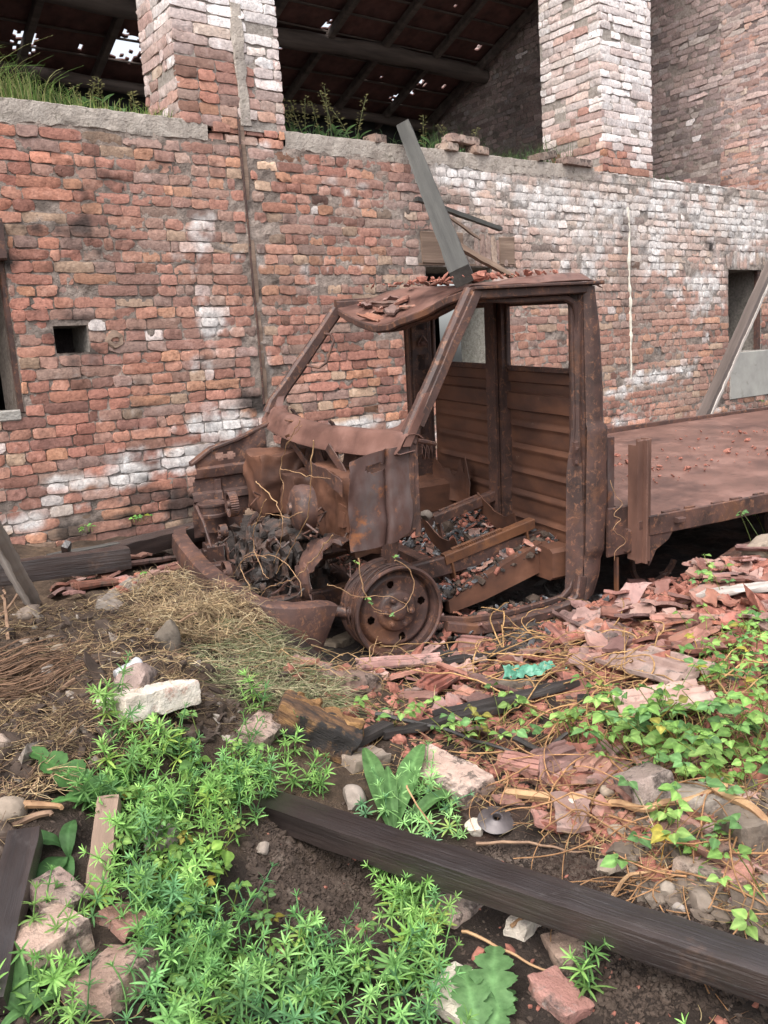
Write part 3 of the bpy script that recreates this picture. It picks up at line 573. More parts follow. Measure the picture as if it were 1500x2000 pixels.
for u_ in np.arange(-3, 14, .6):
    CP.append((*W(u_, -.1, 0)[:2], .37+.06*math.sin(u_*1.9), .3)); CP.append((*W(u_, -.55, 0)[:2], (.37 if u_ < 2.6 else .26), .3))
    CP.append((*W(u_, .8, 0)[:2], .3, .5))
for (x, y) in ((-2, 3.2), (-2.5, 2), (-3, 4.5), (-1.2, 1.2), (-1, .4), (0, .6), (1, .6), (2, 1), (3, 2), (4, 3.5), (5, 4.5), (0, -1), (3, -1), (-3, 0)): CP.append((x, y, .25 if x < -1 else .05, .6))
CP = np.array(CP)
def g0(x, y):
    x = np.asarray(x, float); y = np.asarray(y, float); sh = x.shape; x = x.ravel(); y = y.ravel()
    out = np.zeros(len(x))
    for i in range(0, len(x), 40000):
        dx = x[i:i+40000, None]-CP[None, :, 0]; dy = y[i:i+40000, None]-CP[None, :, 1]; d2 = dx*dx+dy*dy
        wt = np.exp(-d2/(CP[None, :, 3]**2*.8))+1e-4/(d2+.05)**2
        out[i:i+40000] = (wt*CP[None, :, 2]).sum(1)/wt.sum(1)
    return out.reshape(sh)
def gz(x, y):
    x = np.asarray(x, float); y = np.asarray(y, float)
    q = np.stack([x*2.2, y*2.2, x*0], -1); q2 = np.stack([x*9, y*9, x*0+4], -1); q3 = np.stack([x*17+y*5, y*19-x*4, x*0+4], -1)
    far = np.clip(np.hypot(x, y-3)/10-.6, 0, 1); lm = np.clip((-.15-x)/.3, 0, 1)*np.clip((y-1.8)/.4, 0, 1)*np.clip((4.4-y)/.5, 0, 1)
    return g0(x, y)*(1-far)+fbm(q, 51, 2)*.022+lm*(.03+.045*fbm(np.stack([x*5, y*5, x*0+7], -1), 57, 3))+fbm(q2, 52, 3)*.016+fbm(q3, 53, 2)*.004-.001
def gax(a, b, fine, far, k=18):
    mid = np.arange(a, b, fine); l = a-np.geomspace(fine*2, far, k)[::-1]; r = b+np.geomspace(fine*2, far, k); return np.concatenate([l, mid, r])
gx_ = gax(-3.2, 4.4, .018, 90); gy_ = gax(.7, 6.4, .018, 90)
GX, GY = np.meshgrid(gx_, gy_, indexing='ij'); GZ = gz(GX, GY)
_ga = np.stack([GX, GY, GZ], -1)
idx = np.arange(GX.size).reshape(GX.shape); gf = np.stack([idx[:-1, :-1], idx[1:, :-1], idx[1:, 1:], idx[:-1, 1:]], -1).reshape(-1, 4)
def ground_col(P):
    x, y = P[..., 0], P[..., 1]; n1 = fbm(P*2.5, 61, 3); n2 = fbm(P*6, 62, 3)
    soil = np.array([.030, .022, .018]); straw = np.array([.11, .075, .05]); red = np.array([.17, .075, .052]); ashc = np.array([.035, .032, .033])
    c = np.ones(P.shape)*soil
    left = np.clip((-.05-x)/.5+.5, 0, 1)*np.clip((y-1.5)/.5, 0, 1)
    k = np.clip(left*(.45+.5*n1), 0, .8)[..., None]; c = c*(1-k)+straw*k
    right = np.clip((x-.1)/.4, 0, 1)*np.clip((y-1.9)/.5, 0, 1); k = np.clip(right*(.25+.7*n2), 0, .75)[..., None]; c = c*(1-k)+red*k
    d = P-TO; s_, w_ = d@TA, d@TB; ut = np.clip((w_+.15)*4, 0, 1)*np.clip((s_+.9)*3, 0, 1); k = (ut*(.75+.2*n1))[..., None]; c = c*(1-k)+ashc*k
    return np.clip(c, .01, .6)
me = mesh_np('ground', _ga.reshape(-1, 3), gf, mat['soil'], cols=ground_col(_ga).reshape(-1, 3), smooth=True)
mk('ground', me, label='dark soil strewn with straw, ash and crumbled roof tile', kind='structure')
def G(px, py):                              # the point of the ground seen at this place of the photograph
    r = ray(px, py); t = .4
    ts_ = np.arange(.5, 12, .02); P = CAM[None]+ts_[:, None]*r[None]; zz = g0(P[:, 0], P[:, 1]); i = np.argmax(P[:, 2] < zz)
    if P[i, 2] >= zz[i]: i = len(ts_)-1
    q = P[i]; return np.array([q[0], q[1], float(gz(q[0], q[1]))])
def Gmany(pxy):
    pxy = np.asarray(pxy, float); out = []
    ts_ = np.arange(.8, 9, .04)
    for px, py in pxy:
        r = ray(px, py); P = CAM[None]+ts_[:, None]*r[None]; zz = g0(P[:, 0], P[:, 1]); i = max(1, int(np.argmax(P[:, 2] < zz))); d0 = P[i-1, 2]-zz[i-1]; d1 = P[i, 2]-zz[i]; k = np.clip(d0/(d0-d1+1e-9), 0, 1); a = P[i-1]*(1-k)+P[i]*k
        out.append(a)
    out = np.array(out); out[:, 2] = gz(out[:, 0], out[:, 1]); return out
# ------------------------------------------------------------------ the burnt truck (local coords: s rearward, w towards the wall, h up)
TM = M4(TO, TA, TB, TZ)
trk = thing('burnt_truck', 'burnt out rusty flatbed truck without doors or glass beside the brick wall', 'truck', TM)
ss = lambda t: (lambda q: q*q*(3-2*q))(np.clip(t, 0, 1))
ip = np.interp
# roof skin, caved in at the front header
ws = np.linspace(0, 1.62, 55); tt = np.linspace(0, 1, 34)
hf = lambda w: ip(w, [0, .2, .45, .75, .95, 1.2, 1.4, 1.55, 1.62], [1.672, 1.638, 1.575, 1.525, 1.517, 1.548, 1.585, 1.615, 1.625])
sf = lambda w: ip(w, [0, .2, .45, .8, 1.2, 1.5, 1.62], [.45, .445, .41, .375, .40, .43, .45])
Gd = np.zeros((len(ws), len(tt), 3))
for i, w_ in enumerate(ws):
    rr_ = 1.672+.036*ss(w_/.10)*ss((1.62-w_)/.13)
    for j, t_ in enumerate(tt):
        s0 = sf(w_); s_ = s0+(1.178-s0)*t_; k = ss((s_-s0)/(.50+.1*math.sin(w_*3)))
        Gd[i, j] = (s_, w_, hf(w_)*(1-k)+(rr_-.035*ss((s_-1.10)/.075)**2)*k)
Gd[..., 2] += fbm(np.stack([Gd[..., 0]*3, Gd[..., 1]*3, Gd[..., 0]*0], -1), 71, 3)*.008
m = MB(); m.sheet(Gd, .004); m.build('roof', mat['rust_pale_sheen'], trk)
m = MB(); m.bar([(sf(w_)+.004, w_, hf(w_)-.022) for w_ in ws], .022, .038, (0, 0, 1), .006); m.bar([(sf(w_)+.05, w_, hf(w_)-.04) for w_ in ws], .05, .02, (0, 0, 1), .004)
m.build('roof_header', mat['rust'], trk, wob=.004, wf=8)
m = MB()
for w0, sg in ((0, -1), (1.62, 1)):
    m.bar([(.45, w0+sg*.004, 1.662), (.8, w0+sg*.006, 1.664), (1.17, w0+sg*.006, 1.660)], .028, .014, (0, 0, 1), .003)
    m.bar([(.44, w0-sg*.025, 1.635), (.8, w0-sg*.025, 1.637), (1.12, w0-sg*.025, 1.637)], .045, .045, (0, 0, 1), .006)
m.bar([(1.175, 0, 1.66), (1.175, 1.62, 1.66)], .03, .02, (0, 0, 1), .003)
m.build('roof_gutter', mat['rust'], trk, wob=.002, wf=6)
# windscreen pillars
def apillar(w0, top, base, foot, mt, wd):
    m = MB(); q = [np.array(foot), np.array(base)]+[np.array(base)*(1-t)+np.array(top)*t for t in (.2, .4, .6, .8, 1)]
    m.bar(q, .05, wd, (1, 0, .6), .014, [1.35, 1.1, 1, 1, 1, 1, 1.05]); o = np.array([.018, -.03 if w0 < .5 else .03, 0])
    m.bar([p+o for p in q[1:]], .014, wd*.62, (1, 0, .6), .003)
    return m.build('windscreen_pillar', mt, trk, wob=.004, wf=9)
apillar(0, (.462, .03, 1.655), (.135, .03, 1.08), (.10, .03, 1.01), mat['rust'], .066)
fp = apillar(1.6, (.44, 1.585, 1.605), (-.005, 1.585, 1.08), (-.03, 1.585, 1.02), mat['rust'], .075)
m = MB(); m.tube([(.34, 1.55, 1.47), (.355, 1.49, 1.465), (.36, 1.465, 1.43), (.30, 1.465, 1.30), (.26, 1.485, 1.275), (.21, 1.55, 1.29)], .008, 8); m.build('grab_handle', mat['rust'], trk)
# scuttle below the windscreen: a bowed sheet with a rolled front lip
us = np.linspace(0, 1, 46); G1 = []
for u in us:
    w_ = -.012+1.70*u; bow = math.sin(math.pi*u)**.8; s0 = .085-.10*bow-.085*u; hc = 1.005-.026*bow+.012*u; en = .72+.28*min(1, min(u, 1-u)/.04)
    G1.append([np.array([s0+ds, w_, hc+dh*en]) for ds, dh in ((.075, .02), (.055, .044), (.03, .054), (.005, .052), (-.012, .040), (-.024, .018), (-.036, -.008), (-.046, -.032), (-.058, -.046), (-.060, -.056), (-.046, -.062), (-.01, -.056), (.03, -.05))])
G1 = np.array(G1); G1 = G1+vvn(G1*4, 81, 2)*.0025
m = MB(); m.sheet(G1, .004); m.build('scuttle', mat['rust_pale_sheen'], trk)
for k_ in (0, 1):      # pillar foot spreading into the scuttle
    m = MB(); fl_ = [(-.012, .99), (.10, 1.0), (.30, 1.038), (.20, 1.050), (.12, 1.068), (.085, 1.10), (.068, 1.15), (.062, 1.22), (-.005, 1.22)]
    m.prism(fl_, lambda a, b, t: ((.085 if k_ == 0 else -.03)+.57*(b-1.02)+t, a if k_ == 0 else 1.625-a*.8, b), -.012, .03); m.build('pillar_foot', mat['rust_pale_sheen'], trk, wob=.003)
m = MB()
for (s_, w_) in ((.035, 1.33), (-.01, .62)): m.tube([(s_, w_, 1.02), (s_-.012, w_, 1.05), (s_-.03, w_-.005, 1.065)], [.012, .010, .008], 8); m.tube([(s_+.02, w_, 1.0), (s_-.0, w_, 1.015)], .018, 10)
m.build('wiper_spindle', mat['rust'], trk)
m = MB()      # ragged remains under the scuttle
for k in range(26):
    w_ = .08+1.45*random.random(); l = .03+.09*random.random(); a = Vector((.0+.1*random.random(), w_, .95)); P = np.array([[a, a+Vector((.01, .04+.05*random.random(), 0))], [a+Vector((-.02, .01, -l*.5)), a+Vector((0, .05, -l*.6))], [a+Vector((-.03+.05*random.random(), .02, -l)), a+Vector((0, .035, -l))]])
    m.sheet(P, .003)
m.build('torn_sheet', mat['rust'], trk, wob=.01, wf=20)
m = MB()
for (p, q) in (((-.12, 1.05, .96), (.02, .92, .58)), ((-.05, .8, .95), (.0, .82, .7)), ((-.1, .52, .95), (-.05, .35, .75))): m = MB(); m.bar([p, ((np.array(p)+q)/2+.01), q], .05, .008, (1, .2, 0), .002); m.build('scuttle_strut', mat['rust'], trk, wob=.008, wf=8)
# near side kick panel with an oval hole, torn front edge
sx = np.linspace(0, 1, 36); hx_ = np.linspace(0, 1, 44); Gk = np.zeros((36, 44, 3))
for i, a in enumerate(sx):
    for j, b in enumerate(hx_):
        l = ip(b, [0, .3, .6, .85, 1], [-.222, -.215, -.208, -.205, -.185])+.005*fbm(np.array([b*7, 2., 1.]), 5, 3); r_ = ip(b, [0, .2, 1], [.085, .105, .11]); lo = ip(a, [0, .45, .75, 1], [.545, .545, .56, .60]); hi = ip(a, [0, .25, .5, 1], [.95, .972, .985, 1.0])
        s_ = l+(r_-l)*a; Gk[i, j] = (s_, .012+.016*math.exp(-((a-.60)/.035)**2)*1.0-(.008 if .62 < a < .98 else 0)+.008*math.exp(-(a/.06)**2)*math.sin(b*14), lo+(hi-lo)*b)
Gk[..., 1] += fbm(np.stack([Gk[..., 0]*6, Gk[..., 2]*6, Gk[..., 0]*0], -1), 88, 3)*.008
def kk(i, j):
    c = Gk[i, j]; return not (((c[0]+.075)/.055)**2+((c[2]-.905)/.022)**2 < 1)
m = MB(); m.sheet(Gk, .004, keep=kk); m.build('kick_panel', mat['rust_scorched'], trk)
m = MB(); m.bar([(.10, .05, .60), (.105, .05, .8), (.11, .045, 1.02)], .09, .03, (1, 0, 0), .006); m.bar([(.125, .012, .57), (.128, .012, 1.0)], .012, .03, (1, 0, 0), .003); m.build('hinge_pillar', mat['rust'], trk, wob=.003)
def lbox(m, x0, x1, y0, y1, z0, z1, seed=1, amp=.006, rnd=.008, cf=8, chip=.01, res=.016):
    V, F = rough_box(x1-x0, y1-y0, z1-z0, res=res, rnd=rnd, amp=amp, seed=seed, cf=cf, chip=chip); m.add(V+np.array([(x0+x1)/2, (y0+y1)/2, (z0+z1)/2]), F, True)
# bulkhead with its boxes
gs = np.linspace(.06, 1.58, 50); gh = np.linspace(.38, .97, 24); Gb = np.array([[(.02+.02*math.sin(h_*14), w_, h_) for h_ in gh] for w_ in gs]); Gb += vvn(Gb*6, 91, 3)*.012
m = MB(); m.sheet(Gb, .004, keep=lambda i, j: not ((abs(gs[i]-.62) < .055) and (abs(gh[j]-.86) < .05))); m.build('bulkhead', mat['rust'], trk)
m = MB(); lbox(m, -.12, .03, .20, .76, .46, .84, 3, .006); m.box(-.125, -.10, .24, .36, .56, .70, .008); m.box(-.135, -.12, .27, .33, .59, .67, .004); m.build('heater_box', mat['rust_panel'], trk, wob=.012, wf=9)
m = MB(); lbox(m, -.27, .02, 1.14, 1.42, .50, .84, 5, .009, .012, 6, .008); lbox(m, -.16, .02, .92, 1.13, .5, .74, 6, .009, .01, 7, .01); m.build('battery_box', mat['rust_panel'], trk, wob=.016, wf=7)
m = MB(); P = np.array([[(-.34+.5*a, .30+.1*b, .47-.06*b+.03*a) for b in np.linspace(0, 1, 5)] for a in np.linspace(0, 1, 12)]); m.sheet(P, .006); m.build('engine_tray', mat['rust'], trk, wob=.02, wf=6)
m = MB(); P = np.array([[(-.20+.02*a, .10+.40*a, .83+.03*math.sin(b*3.1)+.05*a-.06*b) for b in np.linspace(0, 1, 8)] for a in np.linspace(0, 1, 10)]); m.sheet(P, .005); m.build('bent_bracket', mat['rust'], trk, wob=.02, wf=6)
# far inner wing
PL = [(-.60, .36), (-.585, .60), (-.54, .80), (-.47, .85), (-.37, .885), (-.25, .93), (-.12, .95), (-.12, .60), (-.24, .55), (-.33, .38)]
def inpoly(x, y, P):
    c = False; j = len(P)-1
    for i in range(len(P)):
        if (P[i][1] > y) != (P[j][1] > y) and x < (P[j][0]-P[i][0])*(y-P[i][1])/(P[j][1]-P[i][1])+P[i][0]: c = not c
        j = i
    return c
a_ = np.arange(-.62, -.08, .012); b_ = np.arange(.34, .97, .012); Gf = np.array([[(s_, 1.46-.02*(abs(h_-.74) < .03)-.022*(abs(s_+.43) < .02 and h_ < .70)-.02*(abs(h_-.60) < .02), h_) for h_ in b_] for s_ in a_]); Gf[..., 1] += fbm(Gf*9, 95, 3)*.010
m = MB(); m.sheet(Gf, .004, keep=lambda i, j: inpoly(a_[i]+.006, b_[j]+.006, PL) and min(((a_[i]+.405)/.03)**2, ((a_[i]+.345)/.028)**2)+((b_[j]-.815)/.028)**2 > 1)
m.build('inner_wing', mat['rust'], trk)
m = MB(); m.bar([(-.58, 1.46, .80), (-.45, 1.47, .865), (-.30, 1.47, .905), (-.10, 1.5, .965), (.0, 1.55, 1.0)], .05, .02, (0, 0, 1), .004); m.build('wing_rail', mat['rust'], trk, wob=.012, wf=12)
# engine
m = MB()
lbox(m, -.50, -.12, .54, .95, .18, .47, 7, .016, .01, 12, .02); lbox(m, -.48, -.16, .54, .78, .47, .54, 8, .010, .01, 14, .02); lbox(m, -.46, -.18, .57, .72, .54, .575, 9, .006, .01, 14, .02)
for k in range(9): lbox(m, -.515, -.49, .54+.048*k, .555+.048*k, .25, .5, 10+k, .004)
for k in range(5): m.box(-.47+.075*k, -.43+.075*k, .44, .54, .38, .48, .008); m.tube([(-.45+.075*k, .52, .46), (-.46+.075*k, .44, .44), (-.47+.075*k, .42, .36)], .018, 8)
for k in range(70): m.box(*(lambda x, y, z, d: (x, x+d, y, y+d*1.3, z, z+d))(-.53+.40*random.random(), .42+.52*random.random(), .16+.40*random.random(), .012+.04*random.random()), .004)
eng = m.build('engine_block', mat['engine'], trk, wob=.028, wf=17)
def pulley(name, c, r, wd, teeth, mt, ax=(-1, 0, 0)):
    m = MB(); k = 64; x, y, z = axes(ax); c = np.array(c, float); V = []
    for t_ in (0, wd):
        for j in range(k):
            a = 2*math.pi*j/k; rr_ = r*(1-.05*(teeth and j % 2)); V.append(c+x*t_+(y*math.cos(a)+z*math.sin(a))*rr_)
    m.add(V, [(j, (j+1) % k, k+(j+1) % k, k+j) for j in range(k)]); m.lathe([(r*.97, wd), (r*.8, wd-.004), (r*.75, wd-.018), (r*.35, wd-.02), (r*.3, wd+.005), (0, wd+.006)], c, ax, 32); m.lathe([(r*.97, 0), (0, 0)], c, ax, 24)
    return m.build(name, mt, trk)
pulley('toothed_pulley', (-.45, 1.02, .625), .068, .045, True, mat['rust'])
pulley('belt_pulley', (-.53, .96, .50), .038, .04, False, mat['rust'])
pulley('belt_pulley', (-.56, .86, .30), .062, .03, False, mat['rust'])
pulley('belt_pulley', (-.52, .70, .40), .055, .02, True, mat['engine'])
m = MB(); m.lathe([(0, .075), (.03, .078), (.034, .065), (.085, .055), (.107, .035), (.112, .0), (.105, -.04), (.0, -.05)], (-.30, .36, .70), (-1, .1, 0.05), 36)
for k in range(6):
    a = k*math.pi/3; c = np.array([-.355, .36, .70]); m.bar([c+np.array([0, math.cos(a), math.sin(a)])*.03, c+np.array([.012, math.cos(a), math.sin(a)])*np.array([1, 1, 1])+np.array([0, math.cos(a), math.sin(a)])*(-.92)+np.array([0, 0, 0])], .008, .006, (1, 0, 0), .002)
m.build('brake_servo', mat['rust'], trk, wob=.004, wf=12)
m = MB(); o = (-.50, 1.36, .40); m.lathe([(.055, -.06), (.06, .0), (.078, .02), (.08, .10), (.084, .105), (.084, .12), (.08, .125), (.08, .165), (.086, .168), (.086, .178), (.07, .182), (.06, .176), (0, .178)], o, (0, 0, 1), 36)
m.box(-.57, -.45, 1.28, 1.40, .24, .35, .012); m.box(-.585, -.56, 1.31, 1.37, .27, .32, .006); m.tube([(-.56, 1.41, .27), (-.60, 1.43, .27), (-.64, 1.43, .27)], [.03, .034, .03], 14); m.tube([(-.585, 1.37, .57), (-.6, 1.30, .58), (-.59, 1.2, .50), (-.58, 1.14, .38)], .008, 6)
m.build('air_filter', mat['rust'], trk)
m = MB(); P = np.array([[(-.55+.01*b, .98-.05*a+.03*b, .42-.22*a-.02*b) for b in np.linspace(0, 3, 5)] for a in np.linspace(0, 1, 8)]); m.sheet(P, .006); m.box(-.6, -.4, .8, 1.0, .2, .24, .01); m.build('alternator_bracket', mat['engine'], trk, wob=.006)
for k in range(46):
    m = MB(); p = np.array([-.58+.5*random.random(), .15+1.1*random.random(), .2+.42*random.random()]); pts = [p]
    for j in range(6): p = p+np.array([random.uniform(-.05, .05), random.uniform(-.07, .07), random.uniform(-.06, .05)]); pts.append(p)
    m.tube(pts, .002+.005*random.random()**2, 6); m.build('hose', mat['engine'] if k % 2 else mat['rust'], trk)
# chassis
m = MB()
for w_ in (.42, 1.2): m.bar([(-.66, w_, .22), (-.2, w_, .21), (.2, w_, .25), (1.1, w_, .31), (6.2, w_, .36)], .07, .10, (0, 0, 1), .008)
for s_ in (-.64, -.12, .5, 1.3, 2.1, 3.2, 4.4): m.bar([(s_, .25 if s_ < 0 else .42, .19+.03*max(s_, 0)), (s_, 1.38 if s_ < 0 else 1.2, .19+.03*max(s_, 0))], .07, .06, (0, 0, 1), .006)
m.tube([(-.35, .3, .24), (-.2, .15, .22), (-.05, .12, .22)], .03, 10); m.tube([(-.45, .32, .20), (-.25, .75, .21)], .018, 8); m.lathe([(.05, 0), (.06, .02), (.05, .05), (.03, .06), (0, .06)], (-.28, .36, .20), (0, 0, 1), 16)
m.build('chassis_frame', mat['rust'], trk, wob=.004)
# wheel-arch liner
pa = [(-.10, .53), (-.18, .565), (-.26, .56), (-.33, .51), (-.375, .43), (-.385, .34), (-.35, .28)]
P = np.array([[(s_+.01*math.sin(b*7), .13+.21*b*(1-.25*(i in (0, 6)))+.02*math.sin(i*2.3), h_-.015*b+.012*math.sin(b*12+i)) for b in np.linspace(0, 1, 8)] for i, (s_, h_) in enumerate([(ip(t, range(7), [p[0] for p in pa]), ip(t, range(7), [p[1] for p in pa])) for t in np.linspace(0, 6, 22)])])
m = MB(); m.sheet(P, .004); m.build('wheel_arch', mat['rust'], trk, wob=.006, wf=14)
# bumper
bp = [(-.305, -.01), (-.40, -.035), (-.52, -.045), (-.63, -.01), (-.70, .08), (-.735, .22), (-.755, .5), (-.762, .8), (-.755, 1.1), (-.735, 1.38), (-.70, 1.54), (-.63, 1.62), (-.53, 1.655), (-.45, 1.66)]
tq = np.linspace(0, 13, 80); sq = ip(tq, range(14), [p[0] for p in bp]); wq = ip(tq, range(14), [p[1] for p in bp]); Gp = []
for i, t_ in enumerate(tq):
    d = np.array([sq[min(i+1, 79)]-sq[max(i-1, 0)], wq[min(i+1, 79)]-wq[max(i-1, 0)]]); d /= np.linalg.norm(d); inn = np.array([-d[1], d[0]])*-1
    if (np.array([.0-sq[i], .8-wq[i]])@inn) < 0: inn = -inn
    hh = ip(t_, [0, .6, 2.5, 4, 9, 13], [.325, .345, .375, .40, .42, .40]); lo = ip(t_, [0, 1, 2.5, 4, 13], [.125, .11, .11, .14, .17]); sh = max(0, 1-t_/1.2)*.09
    row = []
    for (ins, f, k) in ((.075, 1.0, 1), (.05, 1.012, 1), (.014, 1.0, 1), (0, .97, 1), (-.008, .75, .75), (-.002, .35, .35), (.004, .04, .0), (.02, 0, 0)):
        q = np.array([sq[i], wq[i]])+inn*ins; row.append((q[0]-sh*(1-k), q[1], lo+(hh-lo)*f))
    Gp.append(row)
Gp = np.array(Gp); Gp += vvn(Gp*4, 97, 2)*.006
m = MB(); m.sheet(Gp, .005); m.build('bumper', mat['rust'], trk)
# wheels
def wheel(s_, w_, h_, name='wheel', back=1):
    e = bpy.data.objects.new(name, None); COL.objects.link(e); e.parent = trk; e.location = (s_, w_, h_); e.rotation_euler = (0, math.radians(18), 0)
    prof = [(.206, .0), (.214, -.006), (.222, -.004), (.224, .008), (.218, .02), (.196, .022), (.190, .045), (.186, .075)]
    m = MB(); m.lathe(prof, (0, 0, 0), (0, 1, 0), 72); m.lathe([(.186, .075), (.184, .11), (.19, .15), (.222, .165), (.226, .178), (.215, .18)], (0, 0, 0), (0, 1, 0), 72)
    m.build('rim', mat['rust'], e)
    dp = [(.187, .060), (.178, .050), (.168, .038)]+[(r, .034+.006*math.sin((.168-r)*40)) for r in np.arange(.162, .10, -.006)]+[(.098, .030), (.092, .020), (.086, .016), (.045, .016), (.040, .006), (.034, -.002), (.022, -.006), (0, -.008)]
    hc = [(math.cos(a)*.134, math.sin(a)*.134) for a in (math.radians(28+90*k) for k in range(4))]
    m = MB(); m.lathe(dp, (0, 0, 0), (0, 1, 0), 150, keep=lambda p: min((p[0]-x)**2+(p[2]-z)**2 for x, z in hc) > .019**2); m.build('wheel_disc', mat['rust'], e)
    for k in range(6):
        a = math.radians(12+60*k); m = MB(); m.lathe([(.0125, .018), (.0125, .006), (.009, .002), (.009, -.004), (.0, -.006)], (math.cos(a)*.066, 0, math.sin(a)*.066), (0, 1, 0), 6, smooth=False); m.lathe([(.018, .018), (.018, .013), (.012, .012)], (math.cos(a)*.066, 0, math.sin(a)*.066), (0, 1, 0), 16); m.build('wheel_nut', mat['rust'], e)
    m = MB(); m.lathe([(.16, .07), (.16, .15), (.05, .16), (.05, .2), (0, .2)], (0, 0, 0), (0, 1, 0), 40); m.build('brake_drum', mat['rust'], e)
    m = MB()      # burnt tyre wires wound round the rim
    for k in range(7):
        ph = random.random()*6; t0 = .04+.02*k
        m.tube([(math.cos(a)*(.213+.010*math.sin(a*3+ph)), t0+.004*math.sin(a*5+ph), math.sin(a)*(.213+.010*math.sin(a*3+ph))) for a in np.linspace(0, 2*math.pi, 50)], .0022, 5, False)
    m.build('tyre_wire', mat['rust'], e)
wheel(0, -.006, .222)
wheel(2.9, .12, .2); wheel(.02, 1.6, .222); wheel(2.9, 1.55, .2)
m = MB(); m.tube([(0, .2, .22), (0, 1.5, .22)], .035, 12); m.tube([(2.9, .25, .2), (2.9, 1.5, .2)], .05, 12); m.build('axle', mat['rust'], trk)
# cab back panel with two window openings
gw = np.unique(np.concatenate([np.arange(.03, 1.60, .03), [.12, .70, .88, 1.56]])); gh = np.arange(.24, 1.24, .0085)
def rib(w_, h_):
    if h_ > 1.16: return -.006
    if 1.10 < h_ < 1.16: return .004
    if 1.01 < h_ <= 1.10: return -.024
    if (.13 < w_ < .70 or .89 < w_ < 1.55) and h_ < 1.0:
        t = ((h_-.36) % .132)/.132; return -.011*math.exp(-((t-.25)/.09)**2)+.004*math.exp(-((t-.47)/.06)**2)
    return 0
Gr = np.array([[(1.10+rib(w_, h_), w_, h_) for h_ in gh] for w_ in gw]); Gr[..., 0] += fbm(np.stack([Gr[..., 0]*0, Gr[..., 1]*4, Gr[..., 2]*4], -1), 99, 3)*.006
m = MB(); m.sheet(Gr, .004); m.build('rear_panel', mat['rust_panel'], trk)
m = MB(); m.box(1.05, 1.11, .705, .835, .24, 1.60, .012); m.box(1.025, 1.045, .74, .84, .24, 1.60, .006); m.build('rear_mullion', mat['rust'], trk, wob=.003)
m = MB(); m.box(1.06, 1.12, .03, 1.60, 1.585, 1.665, .01); m.build('rear_header', mat['rust'], trk, wob=.003)
m = MB(); m.box(1.07, 1.12, .02, .125, .24, 1.60, .01); m.build('corner_post', mat['rust'], trk, wob=.003)
for (a, b) in ((.125, .705), (.875, 1.56)):
    m = MB(); q = [(1.085, w_, h_) for w_, h_ in ((a+.03, 1.238), (b-.03, 1.238), (b-.008, 1.25), (b, 1.28), (b, 1.55), (b-.02, 1.585), (a+.02, 1.585), (a, 1.56), (a, 1.27), (a+.01, 1.245), (a+.03, 1.238))]
    m.bar(q, .03, .018, (1, 0, 0), .004); m.build('rear_window_frame', mat['rust'], trk, wob=.002)
# near door pillar
RO = [(1.135, 1.645), (1.165, 1.45), (1.185, 1.15), (1.187, .98), (1.205, .965), (1.205, .80), (1.200, .79), (1.200, .70), (1.205, .69), (1.2, .52), (1.19, .40), (1.185, .30), (1.172, .29), (1.165, .2), (1.125, .09), (1.09, .07)]
LI = [(1.075, 1.645), (1.082, 1.3), (1.088, 1.0), (1.08, .7), (1.075, .4), (1.07, .2), (1.055, .08)]
hs_ = np.linspace(.07, 1.645, 70); f_ = lambda P, h: ip(h, [p[1] for p in P][::-1], [p[0] for p in P][::-1])
Gq = np.array([[(f_(LI, h)*(1-t)+f_(RO, h)*t, .0+.016*(abs(t-.5)*2)**3-.010*(h < .975 and h > .32)-.006*(t > .35)*(h > .32), h) for t in (0, .04, .2, .36, .42, .6, .8, .95, 1)] for h in hs_])
m = MB(); m.sheet(Gq, .004)
Gq2 = np.array([[(f_(RO, h)-.0, .01+.11*t, h) for t in (0, .1, .5, 1)] for h in hs_]); m.sheet(Gq2, .004); m.build('door_pillar', mat['rust'], trk)
m = MB(); Gj = np.array([[(f_(LI, h)-.004-.042*t-.010*math.sin(t*3.1)*(h < .8)-(.03*ss((.55-abs(h-.45))/.3)*t if h < 1 else 0), .018+.05*t**.5, h) for t in (0, .15, .3, .5, .75, 1)] for h in hs_]); m.sheet(Gj, .004)
m.bar([(f_(LI, h)-.030, .07, h) for h in hs_[::6]], .03, .03, (1, 0, 0), .006); m.build('door_jamb', mat['rust'], trk)
m = MB(); m.tube([(1.035, .02, .86), (1.028, .008, .875), (1.020, .006, .865), (1.022, .01, .85)], .007, 8); m.box(1.02, 1.045, .02, .035, .78, .90, .004); m.tube([(1.03, .02, .80), (1.02, .005, .80)], .008, 8); m.build('door_striker', mat['rust'], trk)
m = MB(); cr = [(1.06, .20), (1.035, .10), (.98, .055), (.85, .04), (.6, .03), (.4, .05), (.25, .09)]
m.bar([(s_, .02, h_) for s_, h_ in cr], .05, .045, (0, 1, 0), .008); m.bar([(s_-.01, .06, h_+.035) for s_, h_ in cr], .03, .025, (0, 1, 0), .005); m.build('door_sill', mat['rust'], trk, wob=.008, wf=8)
m = MB(); m.bar([(.46, .05, 1.62), (.7, .05, 1.60), (.99, .05, 1.60), (1.04, .05, 1.575), (1.062, .055, 1.52), (1.07, .06, 1.42), (1.072, .06, 1.2)], .03, .03, (0, 1, 0), .006); m.build('door_header', mat['rust'], trk)
